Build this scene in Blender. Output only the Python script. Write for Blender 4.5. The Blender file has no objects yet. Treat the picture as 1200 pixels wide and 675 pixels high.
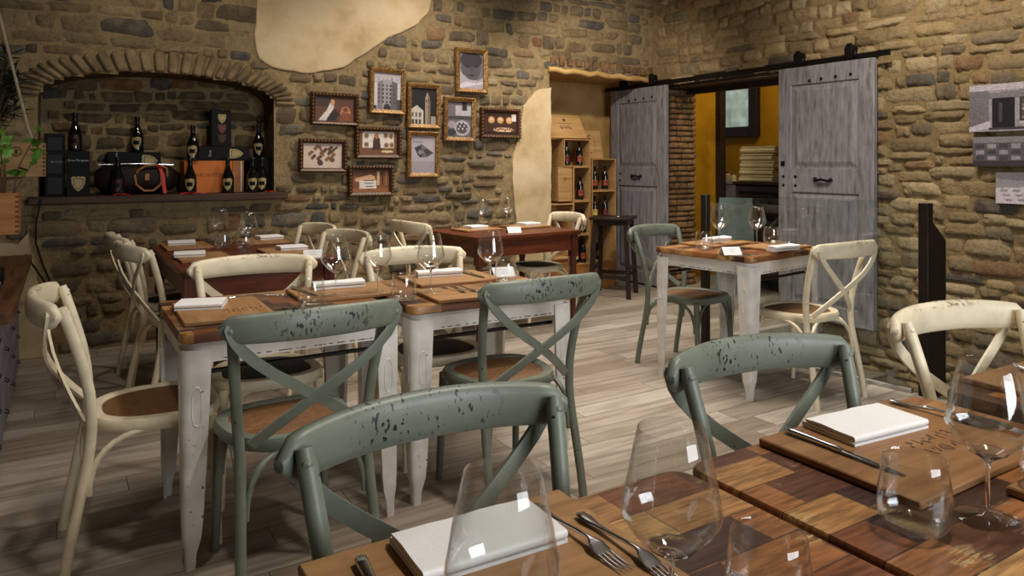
import bpy, bmesh, math, random
import numpy as np
from mathutils import Vector, Matrix, noise as mnoise
PI = math.pi
sc = bpy.context.scene
COL = sc.collection

# ------------------------------------------------------------------ camera, world, lights, exposure
FPX, HZ, EYE = 848.0, 192.0, 1.30            # focal length and horizon row for the 1200x675 frame
YAW = math.atan(525 / FPX)
CY, SY = math.cos(YAW), math.sin(YAW)
cam_data = bpy.data.cameras.new('camera')
cam = bpy.data.objects.new('camera', cam_data); COL.objects.link(cam)
cam.location = (0, 0, EYE); cam.rotation_euler = (PI / 2, 0, -YAW)
cam_data.sensor_width = 36; cam_data.lens = FPX / 1200 * 36
cam_data.shift_y = (HZ - 337.5) / 1200
cam_data.clip_start = 0.05
sc.camera = cam
sc.view_settings.view_transform = 'Standard'; sc.view_settings.look = 'None'
sc.view_settings.gamma = 1.0; sc.view_settings.use_curve_mapping = False
sc.view_settings.exposure = 0.0
sc.cycles.use_denoising = True
sc.cycles.max_bounces = 10; sc.cycles.transparent_max_bounces = 24
sc.cycles.caustics_reflective = False; sc.cycles.caustics_refractive = False
sc.cycles.sample_clamp_indirect = 6.0

world = bpy.data.worlds.new('world'); sc.world = world; world.use_nodes = True
world.node_tree.nodes['Background'].inputs[0].default_value = (0.8, 0.85, 1.0, 1)
world.node_tree.nodes['Background'].inputs[1].default_value = 0.35

def lamp(kind, name, loc, target, energy, color, size=0.2, sizey=None, spot=None, blend=0.6):
    d = bpy.data.lights.new(name, kind); d.energy = energy; d.color = color
    if kind == 'AREA':
        d.size = size
        if sizey: d.shape = 'RECTANGLE'; d.size_y = sizey
    else: d.shadow_soft_size = size
    if kind == 'SPOT': d.spot_size = spot; d.spot_blend = blend
    o = bpy.data.objects.new(name, d); COL.objects.link(o); o.location = loc
    v = Vector(target) - Vector(loc); o.rotation_euler = v.to_track_quat('-Z', 'Y').to_euler()
    return o
WARM = (1.0, 0.88, 0.74); NEUT = (1.0, 0.92, 0.82); DAY = (0.92, 0.96, 1.0)
lamp('AREA', 'window_daylight', (1.9, -2.35, 1.75), (2.2, 3.0, 0.9), 105, DAY, 2.2, 1.5)
lamp('SPOT', 'ceiling_spot_near', (1.7, 0.55, 3.2), (1.25, 0.75, 0.76), 180, NEUT, 0.10, spot=1.5, blend=0.9)
lamp('SPOT', 'ceiling_spot_tables', (1.6, 2.3, 3.2), (1.3, 2.8, 0.76), 120, NEUT, 0.10, spot=1.5, blend=0.9)
lamp('AREA', 'added_light_centre', (2.9, 3.1, 3.22), (2.9, 3.1, 0), 42, NEUT, 1.7, 0.9).data.spread = 1.9  # unseen panel, added so the cutlery has something bright to reflect
lamp('AREA', 'ceiling_light_back', (3.3, 4.9, 3.22), (3.3, 4.9, 0), 26, NEUT, 1.4, 0.5).data.spread = 1.9
lamp('SPOT', 'ceiling_spot_left', (0.1, 1.9, 3.2), (0.2, 2.9, 0.5), 60, NEUT, 0.10, spot=1.3, blend=0.9)
lamp('SPOT', 'wall_spot_right', (3.9, 2.5, 3.2), (5.4, 2.9, 1.3), 180, WARM, 0.06, spot=1.9, blend=0.9)
lamp('SPOT', 'added_spot_corner', (3.7, 4.3, 2.85), (4.95, 6.2, 1.4), 120, WARM, 0.06, spot=1.6, blend=0.8)  # added spot, hung low so its light passes under the lintel into the niche
lamp('SPOT', 'wall_spot_pictures', (2.5, 4.4, 3.2), (2.55, 5.8, 1.6), 110, WARM, 0.06, spot=1.6, blend=0.8)
lamp('SPOT', 'wall_spot_arch', (0.9, 4.2, 3.2), (0.8, 5.8, 1.25), 52, WARM, 0.06, spot=1.7, blend=0.8)

# ------------------------------------------------------------------ helpers
def at(px, py, z):            # the point at height z seen at a pixel of the photograph
    d = FPX * (EYE - z) / (py - HZ); l = (px - 600) / FPX * d
    return (l * CY + d * SY, d * CY - l * SY)
def wx(px, Y):                # X on the plane Y
    k = (px - 600) / FPX; d = Y / (CY - k * SY); return k * d * CY + d * SY
def wz(px, py, Y):
    k = (px - 600) / FPX; d = Y / (CY - k * SY); return EYE - (py - HZ) * d / FPX
def wy(px, X):                # Y on the plane X
    k = (px - 600) / FPX; d = X / (k * CY + SY); return d * CY - k * d * SY
def xz(px, py, X):
    k = (px - 600) / FPX; d = X / (k * CY + SY); return EYE - (py - HZ) * d / FPX

def lin(r, g, b):
    f = lambda c: (c / 255 / 12.92) if c <= 10 else ((c / 255 + 0.055) / 1.055) ** 2.4
    return (f(r), f(g), f(b), 1.0)

class NT:
    def __init__(s, name):
        s.m = bpy.data.materials.new(name); s.m.use_nodes = True
        s.t = s.m.node_tree; s.t.nodes.clear()
        s.out = s.t.nodes.new('ShaderNodeOutputMaterial')
    def n(s, typ, **kw):
        nd = s.t.nodes.new('ShaderNode' + typ)
        for k, v in kw.items():
            if k.startswith('p_'): setattr(nd, k[2:], v)
            else: s.put(nd, k, v)
        return nd
    def put(s, nd, key, v):
        key = key.replace('_', ' ') if isinstance(key, str) else key
        inp = nd.inputs[int(key[1:])] if isinstance(key, str) and key[0] == 'i' and key[1:].isdigit() else nd.inputs[key]
        if hasattr(v, 'node'): s.t.links.new(v, inp)
        else: inp.default_value = v
    def link(s, a, b): s.t.links.new(a, b)
    def mix(s, fac, a, b, mode='MIX'):
        nd = s.t.nodes.new('ShaderNodeMix'); nd.data_type = 'RGBA'; nd.blend_type = mode
        for i, v in ((0, fac), (6, a), (7, b)):
            if hasattr(v, 'node'): s.t.links.new(v, nd.inputs[i])
            else: nd.inputs[i].default_value = v
        return nd.outputs[2]
    def math(s, op, a, b=0.0, clamp=False):
        nd = s.t.nodes.new('ShaderNodeMath'); nd.operation = op; nd.use_clamp = clamp
        for i, v in ((0, a), (1, b)):
            if hasattr(v, 'node'): s.t.links.new(v, nd.inputs[i])
            else: nd.inputs[i].default_value = v
        return nd.outputs[0]
    def ramp(s, fac, stops, interp='LINEAR'):
        nd = s.t.nodes.new('ShaderNodeValToRGB'); cr = nd.color_ramp; cr.interpolation = interp
        while len(cr.elements) < len(stops): cr.elements.new(0.5)
        for e, (p, c) in zip(cr.elements, stops): e.position = p; e.color = c
        s.link(fac, nd.inputs[0]); return nd.outputs[0]
    def coord(s, kind='Object', scale=(1, 1, 1), loc=None):
        tc = s.t.nodes.new('ShaderNodeTexCoord'); mp = s.t.nodes.new('ShaderNodeMapping')
        s.link(tc.outputs[kind], mp.inputs[0]); mp.inputs[3].default_value = scale
        if loc is not None: s.put(mp, 1, loc)
        return mp.outputs[0]
    def noise(s, vec, scale=5, detail=4, rough=0.55):
        nd = s.n('TexNoise', Scale=scale, Detail=detail, Roughness=rough); s.link(vec, nd.inputs['Vector']); return nd.outputs['Fac']
    def sep(s, vec):
        nd = s.t.nodes.new('ShaderNodeSeparateXYZ'); s.link(vec, nd.inputs[0]); return nd.outputs
    def bsdf(s, color, rough=0.5, metal=0.0, spec=0.5, bump=None, bstr=0.3, bdist=0.01, **kw):
        b = s.n('BsdfPrincipled'); s.put(b, 'Base Color', color); s.put(b, 'Roughness', rough); s.put(b, 'Metallic', metal)
        s.put(b, 'Specular IOR Level', spec)
        for k, v in kw.items(): s.put(b, k, v)
        if bump is not None:
            bp = s.n('Bump', Strength=bstr, Distance=bdist); s.link(bump, bp.inputs['Height']); s.link(bp.outputs[0], b.inputs['Normal'])
        s.link(b.outputs[0], s.out.inputs[0]); return s.m

def grey(v): return (v, v, v, 1)
M = {}
def plain(name, col, rough=0.5, metal=0.0, nz=0.12, scale=30, spec=0.5, bstr=0.1):
    t = NT(name); v = t.coord(); f = t.noise(v, scale, 3)
    d = tuple(c * (1 - nz * 2) for c in col[:3]) + (1,); l = tuple(min(1, c * (1 + nz)) for c in col[:3]) + (1,)
    M[name] = t.bsdf(t.ramp(f, [(0.3, d), (0.7, l)]), rough, metal, spec, bump=f, bstr=bstr, bdist=0.003)
    return M[name]

# paints
def paint(name, col, chip, chipcol, rough=0.42, worn=0.0):
    t = NT(name); v = t.coord(); f = t.noise(v, 14, 4)
    base = t.ramp(f, [(0.3, tuple(c * 0.82 for c in col[:3]) + (1,)), (0.7, tuple(min(1, c * 1.08) for c in col[:3]) + (1,))])
    x, y, z = t.sep(v)
    if chip == 'rail':          # flaked specks along the middle of the top rail
        v2 = t.coord(scale=(1, 1, 0.55)); n1 = t.noise(v2, 105, 2, 0.5); n2 = t.noise(v, 15, 2)
        m = t.math('SUBTRACT', 0.165, t.math('ABSOLUTE', x)); m = t.math('MULTIPLY', m, 14, True)
        mz = t.math('MULTIPLY', t.math('SUBTRACT', z, 0.80), 40, True)
        m = t.math('MULTIPLY', m, mz)
        s_ = t.math('ADD', n1, t.math('MULTIPLY', t.math('SUBTRACT', n2, 0.5), 0.40))
        k = t.math('MULTIPLY', t.math('SUBTRACT', s_, 0.612), 60, True)
        base = t.mix(t.math('MULTIPLY', k, m), base, chipcol)
    elif chip == 'edge':        # a worn brown line on top of the rail
        n1 = t.noise(v, 55, 3, 0.6)
        m = t.math('SUBTRACT', 0.15, t.math('ABSOLUTE', x)); m = t.math('MULTIPLY', m, 14, True)
        mz = t.math('MULTIPLY', t.math('SUBTRACT', z, 0.868), 90, True)
        k = t.math('MULTIPLY', t.math('SUBTRACT', n1, 0.5), 14, True)
        base = t.mix(t.math('MULTIPLY', t.math('MULTIPLY', k, m), t.math('MULTIPLY', mz, 0.75)), base, chipcol)
    elif chip == 'few':
        n1 = t.noise(v, 48, 2, 0.5); n2 = t.noise(v, 5, 1)
        k = t.math('MULTIPLY', t.math('SUBTRACT', t.math('ADD', n1, t.math('MULTIPLY', t.math('SUBTRACT', n2, 0.5), 0.3)), 0.745), 40, True)
        base = t.mix(k, base, chipcol)
    M[name] = t.bsdf(base, rough, bump=f, bstr=0.08, bdist=0.003); return M[name]
GREEN = lin(114, 121, 108); CREAM = lin(232, 219, 188); WHITE = lin(230, 226, 220)
BLACKCHIP = lin(24, 24, 22); BROWNCHIP = lin(112, 92, 66)
paint('green_rail', GREEN, 'rail', BLACKCHIP); paint('green_paint', GREEN, 'few', BLACKCHIP)
paint('cream_rail', CREAM, 'edge', BROWNCHIP); paint('cream_paint', CREAM, 'few', lin(150, 128, 92))
paint('white_metal', WHITE, 'few', lin(50, 42, 34), rough=0.38)
def apron_mat():                # white sheet metal with a broken dark line along its lower fold
    t = NT('white_apron'); v = t.coord(); f = t.noise(v, 14, 3); x, y, z = t.sep(v)
    base = t.ramp(f, [(0.3, lin(214, 209, 202)), (0.7, lin(236, 231, 224))])
    n1 = t.noise(v, 45, 2); d = t.math('ABSOLUTE', t.math('SUBTRACT', z, 0.668))
    m = t.math('MULTIPLY', t.math('SUBTRACT', 0.0022, d), 1500, True)
    k = t.math('MULTIPLY', t.math('SUBTRACT', n1, 0.49), 30, True)
    M['white_apron'] = t.bsdf(t.mix(t.math('MULTIPLY', k, m), base, lin(45, 36, 30)), 0.4, bump=f, bstr=0.05)
apron_mat()

def patchwork():                # reclaimed wood blocks
    t = NT('patchwork_wood'); oi = t.n('ObjectInfo'); off = t.n('CombineXYZ')
    t.put(off, 0, t.math('MULTIPLY', oi.outputs['Random'], 7.0)); t.put(off, 1, t.math('MULTIPLY', oi.outputs['Random'], 3.3))
    v = t.coord(loc=off.outputs[0])

    rx, ry, rz_ = t.sep(v); wn = t.n('TexWhiteNoise', p_noise_dimensions='1D'); t.link(t.math('FLOOR', t.math('DIVIDE', ry, 0.082)), wn.inputs['W'])
    cmb = t.n('CombineXYZ'); t.put(cmb, 0, t.math('ADD', rx, t.math('MULTIPLY', wn.outputs['Value'], 5.0))); t.put(cmb, 1, ry); t.put(cmb, 2, rz_)
    br = t.n('TexBrick', Scale=1.0, Mortar_Size=0.0010, Mortar_Smooth=0.2, Brick_Width=0.165, Row_Height=0.082, p_offset=0.0)
    br.inputs['Color1'].default_value = grey(0); br.inputs['Color2'].default_value = grey(1); br.inputs['Mortar'].default_value = grey(0.0); br.inputs['Bias'].default_value = 0
    wob = t.n('TexNoise', Scale=7.0, Detail=1.0); t.link(v, wob.inputs['Vector'])
    vv = t.n('VectorMath', p_operation='MULTIPLY_ADD'); t.link(wob.outputs['Color'], vv.inputs[0]); vv.inputs[1].default_value = (0.012, 0.004, 0); t.link(cmb.outputs[0], vv.inputs[2])
    t.link(vv.outputs[0], br.inputs['Vector'])
    c = t.ramp(br.outputs['Color'], [(0.0, lin(66, 42, 34)), (0.10, lin(150, 98, 56)), (0.24, lin(124, 72, 42)), (0.36, lin(176, 126, 74)), (0.48, lin(98, 58, 38)), (0.6, lin(158, 102, 56)), (0.74, lin(76, 50, 40)), (0.82, lin(190, 144, 88)), (0.92, lin(128, 76, 46))], 'CONSTANT')
    st = t.coord(scale=(1.2, 1.2, 1.2), loc=off.outputs[0])
    mp = t.n('Mapping'); t.link(st, mp.inputs[0]); mp.inputs[3].default_value = (3, 26, 10)
    g = t.noise(mp.outputs[0], 3.2, 6, 0.6)
    c2 = t.mix(t.ramp(g, [(0.38, grey(0.9)), (0.62, grey(0))]), c, t.mix(0.6, c, lin(36, 20, 12)))
    big = t.noise(st, 6.5, 3); fl = t.noise(mp.outputs[0], 6, 4, 0.7)
    k = t.math('MULTIPLY', t.math('MULTIPLY', t.math('SUBTRACT', big, 0.56), 12, True), t.math('MULTIPLY', t.math('SUBTRACT', fl, 0.50), 16, True))
    c3 = t.mix(t.math('MULTIPLY', k, 0.65), c2, lin(196, 170, 120))
    M['patchwork_wood'] = t.bsdf(c3, t.math('ADD', t.math('MULTIPLY', g, 0.25), 0.26), bump=t.math('ADD', g, t.math('MULTIPLY', br.outputs['Fac'], -1.5)), bstr=0.22, bdist=0.004)
patchwork()

def wood(name, a, b, c, rough=0.5, axis='x', scale=1.0, spec=0.4):
    t = NT(name); oi = t.n('ObjectInfo'); off = t.n('CombineXYZ')
    for i, q in enumerate((9.0, 5.0, 3.0)): t.put(off, i, t.math('MULTIPLY', oi.outputs['Random'], q))
    s = {'x': (2, 22, 22), 'y': (22, 2, 22), 'z': (22, 22, 2)}[axis]
    v = t.coord(scale=tuple(q * scale for q in s), loc=off.outputs[0]); g = t.noise(v, 1.6, 6, 0.62); g2 = t.noise(v, 0.35, 2)
    col = t.ramp(g, [(0.28, a), (0.5, b), (0.75, c)])
    col = t.mix(t.math('MULTIPLY', g2, 0.45), col, a)
    M[name] = t.bsdf(col, rough, spec=spec, bump=g, bstr=0.12, bdist=0.003); return M[name]
wood('board_wood', lin(132, 92, 54), lin(164, 122, 78), lin(186, 146, 98), 0.5)
wood('dark_board_wood', lin(112, 76, 46), lin(148, 106, 66), lin(172, 132, 86), 0.45)
wood('red_wood', lin(62, 26, 14), lin(104, 50, 27), lin(130, 68, 38), 0.38)
wood('red_wood_upright', lin(52, 22, 13), lin(88, 40, 22), lin(108, 54, 30), 0.4, 'z')
wood('crate_wood', lin(150, 112, 66), lin(182, 142, 90), lin(200, 164, 112), 0.6)
wood('orange_crate_wood', lin(126, 78, 34), lin(160, 106, 52), lin(180, 126, 66), 0.55)
wood('shelf_wood', lin(44, 28, 18), lin(74, 48, 30), lin(98, 66, 42), 0.6)
wood('slab_wood', lin(64, 40, 24), lin(112, 76, 46), lin(140, 100, 64), 0.55, 'y')
wood('dark_wood', lin(22, 15, 12), lin(38, 27, 21), lin(52, 38, 30), 0.45, 'z')
wood('frame_wood', lin(28, 20, 16), lin(44, 32, 26), lin(58, 44, 36), 0.5)
def grey_door():
    t = NT('grey_door_paint'); v = t.coord(scale=(1, 1, 0.16)); g = t.noise(v, 34, 6, 0.65); v2 = t.coord(); b = t.noise(v2, 3.5, 3)
    col = t.ramp(g, [(0.30, lin(84, 81, 84)), (0.46, lin(130, 127, 131)), (0.64, lin(152, 149, 153)), (0.8, lin(176, 173, 175))])
    col = t.mix(t.math('MULTIPLY', b, 0.35), col, lin(96, 94, 100))
    M['grey_door_paint'] = t.bsdf(col, 0.6, bump=g, bstr=0.25, bdist=0.004)
grey_door()
def rattan():
    t = NT('rattan_cane'); v = t.coord(scale=(1, 1, 1)); x, y, z = t.sep(v)
    w1 = t.math('SINE', t.math('MULTIPLY', t.math('ADD', x, y), 620)); w2 = t.math('SINE', t.math('MULTIPLY', t.math('SUBTRACT', x, y), 620))
    h = t.math('MULTIPLY', t.math('ADD', w1, w2), 0.25); h = t.math('ADD', h, 0.5); n = t.noise(v, 40, 3)
    h2 = t.math('ADD', t.math('MULTIPLY', h, 0.6), t.math('MULTIPLY', n, 0.4))
    col = t.ramp(h2, [(0.25, lin(58, 36, 20)), (0.5, lin(112, 76, 42)), (0.75, lin(156, 112, 66))])
    M['rattan_cane'] = t.bsdf(col, 0.6, bump=h, bstr=0.5, bdist=0.002)
rattan()
def floor_mat():
    t = NT('floor_planks'); v = t.coord()
    rx, ry, rz_ = t.sep(v); wn = t.n('TexWhiteNoise', p_noise_dimensions='1D'); t.link(t.math('FLOOR', t.math('DIVIDE', ry, 0.148)), wn.inputs['W'])
    cmb = t.n('CombineXYZ'); t.put(cmb, 0, t.math('ADD', rx, t.math('MULTIPLY', wn.outputs['Value'], 9.0))); t.put(cmb, 1, ry); t.put(cmb, 2, rz_)
    br = t.n('TexBrick', Scale=1.0, Mortar_Size=0.0018, Mortar_Smooth=0.1, Brick_Width=1.15, Row_Height=0.148, p_offset=0.0)
    br.inputs['Color1'].default_value = grey(0); br.inputs['Color2'].default_value = grey(1); br.inputs['Mortar'].default_value = grey(0.3); t.link(cmb.outputs[0], br.inputs['Vector'])
    rnd = t.n('CombineXYZ'); t.put(rnd, 0, t.math('MULTIPLY', br.outputs['Color'], 13.0)); t.put(rnd, 1, t.math('MULTIPLY', br.outputs['Color'], 5.0))
    va = t.n('VectorMath', p_operation='ADD'); t.link(v, va.inputs[0]); t.link(rnd.outputs[0], va.inputs[1])
    mp = t.n('Mapping'); t.link(va.outputs[0], mp.inputs[0]); mp.inputs[3].default_value = (1.1, 13, 1)
    g = t.noise(mp.outputs[0], 1.9, 7, 0.62)
    mp2 = t.n('Mapping'); t.link(va.outputs[0], mp2.inputs[0]); mp2.inputs[3].default_value = (0.8, 5, 1); g2 = t.noise(mp2.outputs[0], 1.5, 3)
    col = t.ramp(br.outputs['Color'], [(0, lin(146, 134, 120)), (0.3, lin(168, 157, 143)), (0.6, lin(132, 119, 104)), (0.85, lin(156, 144, 129)), (1, lin(186, 177, 164))])
    col = t.mix(t.ramp(g, [(0.36, grey(0.6)), (0.56, grey(0))]), col, lin(100, 84, 68))
    col = t.mix(t.ramp(g2, [(0.5, grey(0)), (0.75, grey(0.4))]), col, lin(196, 187, 173))
    col = t.mix(br.outputs['Fac'], col, lin(70, 60, 50))
    M['floor_planks'] = t.bsdf(col, t.math('ADD', t.math('MULTIPLY', g, 0.2), 0.36), spec=0.4, bump=t.math('SUBTRACT', t.math('MULTIPLY', g, 0.5), br.outputs['Fac']), bstr=0.25, bdist=0.003)
floor_mat()
def stone_mat():
    t = NT('stone_masonry'); a = t.n('Attribute', p_attribute_name='tone'); v = t.coord(); n1 = t.noise(v, 30, 8, 0.7); n2 = t.noise(v, 9, 4); n3 = t.noise(v, 95, 4, 0.7)
    col = t.mix(t.ramp(n1, [(0.32, grey(0.8)), (0.52, grey(0))]), a.outputs['Color'], t.mix(0.6, a.outputs['Color'], lin(52, 42, 30)))
    col = t.mix(t.ramp(n2, [(0.45, grey(0)), (0.72, grey(0.45))]), col, t.mix(0.5, a.outputs['Color'], lin(196, 176, 136)))
    col = t.mix(t.ramp(n3, [(0.36, grey(0.5)), (0.5, grey(0))]), col, t.mix(0.5, a.outputs['Color'], lin(46, 38, 28)))
    h = t.math('ADD', n1, t.math('MULTIPLY', n3, 0.35))
    M['stone_masonry'] = t.bsdf(col, 0.88, spec=0.15, bump=h, bstr=0.9, bdist=0.022)
stone_mat()
def plaster_mat(name, a, b, c):
    t = NT(name); v = t.coord(); n = t.noise(v, 3.2, 6, 0.6); n2 = t.noise(v, 26, 4)
    M[name] = t.bsdf(t.ramp(n, [(0.3, a), (0.5, b), (0.72, c)]), 0.85, spec=0.2, bump=t.math('ADD', n, t.math('MULTIPLY', n2, 0.25)), bstr=0.3, bdist=0.02)
plaster_mat('old_plaster', lin(168, 146, 108), lin(194, 172, 136), lin(206, 190, 158))
plaster_mat('niche_plaster', lin(180, 142, 82), lin(202, 166, 104), lin(212, 180, 122))
plaster_mat('yellow_plaster', lin(168, 122, 16), lin(184, 136, 22), lin(196, 148, 30))
plaster_mat('room_plaster', lin(88, 76, 60), lin(100, 88, 70), lin(110, 96, 78))

plain('black_metal', lin(26, 23, 22), 0.45, 0.6); plain('dark_steel', lin(34, 25, 21), 0.5, 0.4, 0.2, 18)
plain('black_box', lin(9, 9, 11), 0.6, 0, 0.08, spec=0.2); plain('black_plastic', lin(10, 10, 11), 0.45, spec=0.25); plain('dark_red_label', lin(58, 16, 18), 0.5)
plain('orange_card', lin(206, 112, 30), 0.6, 0, 0.04, 12); plain('gold_label', lin(168, 150, 100), 0.5, 0.1, 0.1, 60); plain('red_label', lin(104, 32, 34), 0.5)
plain('red_ribbon', lin(200, 44, 24), 0.4); plain('tan_leather', lin(176, 116, 62), 0.5); plain('brown_canvas', lin(36, 25, 19), 0.55, 0, 0.25, 60, spec=0.2)
plain('cloth_white', lin(236, 234, 232), 0.85, 0, 0.02, 200, 0.2); plain('card_white', lin(232, 230, 228), 0.7, 0, 0.01); plain('ink', lin(40, 36, 34), 0.7)
plain('box_ink', lin(70, 46, 22), 0.7); plain('silver_ink', lin(190, 190, 194), 0.5); plain('burnt_ink', lin(78, 48, 28), 0.7)
plain('silver', lin(222, 222, 224), 0.2, 1.0, 0.02, 40, bstr=0.02); plain('steel_blade', lin(170, 168, 166), 0.2, 1.0, 0.03)
plain('grey_cabinet', lin(126, 122, 130), 0.6, 0, 0.15, 12); plain('teal_cloth', lin(104, 118, 114), 0.8, 0, 0.1, 8); plain('dark_cloth', lin(30, 28, 27), 0.8)
plain('linen_stack', lin(196, 182, 140), 0.8, 0, 0.08, 20); plain('bottle_foil', lin(24, 20, 20), 0.35, 0.3); plain('orange_label', lin(150, 62, 40), 0.6); plain('blue_label', lin(96, 140, 156), 0.6); plain('cream_label', lin(208, 180, 104), 0.6)
plain('green_leaf', lin(98, 148, 50), 0.5, 0, 0.3, 30); plain('pine_needle', lin(30, 46, 26), 0.6, 0, 0.3, 20); plain('bark', lin(92, 66, 44), 0.8); plain('rope', lin(196, 180, 150), 0.9); plain('strip_metal', lin(176, 170, 160), 0.5, 0.3)
plain('seat_cushion', lin(40, 34, 29), 0.8); plain('concrete', lin(120, 110, 94), 0.9); plain('curtain', lin(206, 214, 204), 0.8)
def gold_frame():
    t = NT('gold_frame'); v = t.coord(); n = t.noise(v, 90, 3, 0.6); n2 = t.noise(v, 20, 2)
    M['gold_frame'] = t.bsdf(t.ramp(n, [(0.36, lin(62, 40, 20)), (0.5, lin(138, 100, 54)), (0.66, lin(188, 148, 88))]), 0.42, 0.35, bump=t.math('ADD', n, n2), bstr=0.5, bdist=0.004)
gold_frame()
plain('gilt_bead', lin(208, 176, 116), 0.35, 0.5); plain('dark_gilt', lin(70, 42, 22), 0.4, 0.2)
def photo_mat():
    t = NT('photo_print'); a = t.n('Attribute', p_attribute_name='tone')
    M['photo_print'] = t.bsdf(a.outputs['Color'], 0.45)
photo_mat()
def thin_glass(name, tint, boost=0.0, rough=0.0):
    t = NT(name); fr = t.n('LayerWeight', Blend=0.5); fc = t.math('ADD', 0.03, t.math('MULTIPLY', t.math('POWER', fr.outputs['Facing'], 3.0), 0.8)); tr = t.n('BsdfTransparent', Color=tint); gl = t.n('BsdfGlossy', Roughness=rough); gl.inputs['Color'].default_value = grey(1)
    mx = t.n('MixShader'); t.link(t.math('ADD', fc, boost, True), mx.inputs[0]); t.link(tr.outputs[0], mx.inputs[1]); t.link(gl.outputs[0], mx.inputs[2])
    t.link(mx.outputs[0], t.out.inputs[0]); M[name] = t.m
thin_glass('drinking_glass', (0.975, 0.985, 0.985, 1), 0.022); thin_glass('balustrade_glass', (0.90, 0.93, 0.92, 1), 0.0); thin_glass('window_glass', (0.95, 0.97, 0.96, 1), 0.0)
def solid_glass():
    t = NT('solid_glass'); b = t.n('BsdfGlass', IOR=1.45, Roughness=0.0); t.link(b.outputs[0], t.out.inputs[0]); M['solid_glass'] = t.m
solid_glass()
def bottle_glass():
    t = NT('bottle_glass'); v = t.coord(); n = t.noise(v, 5, 1); M['bottle_glass'] = t.bsdf(t.ramp(n, [(0, lin(10, 12, 10)), (1, lin(16, 18, 14))]), 0.08, spec=0.7)
bottle_glass()
def emit_window():
    t = NT('daylit_curtain'); v = t.coord(); n = t.noise(v, 6, 2); e = t.n('Emission', Strength=0.55); t.link(t.ramp(n, [(0.3, lin(150, 168, 150)), (0.7, lin(214, 226, 210))]), e.inputs[0]); t.link(e.outputs[0], t.out.inputs[0]); M['daylit_curtain'] = t.m
emit_window()

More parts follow.
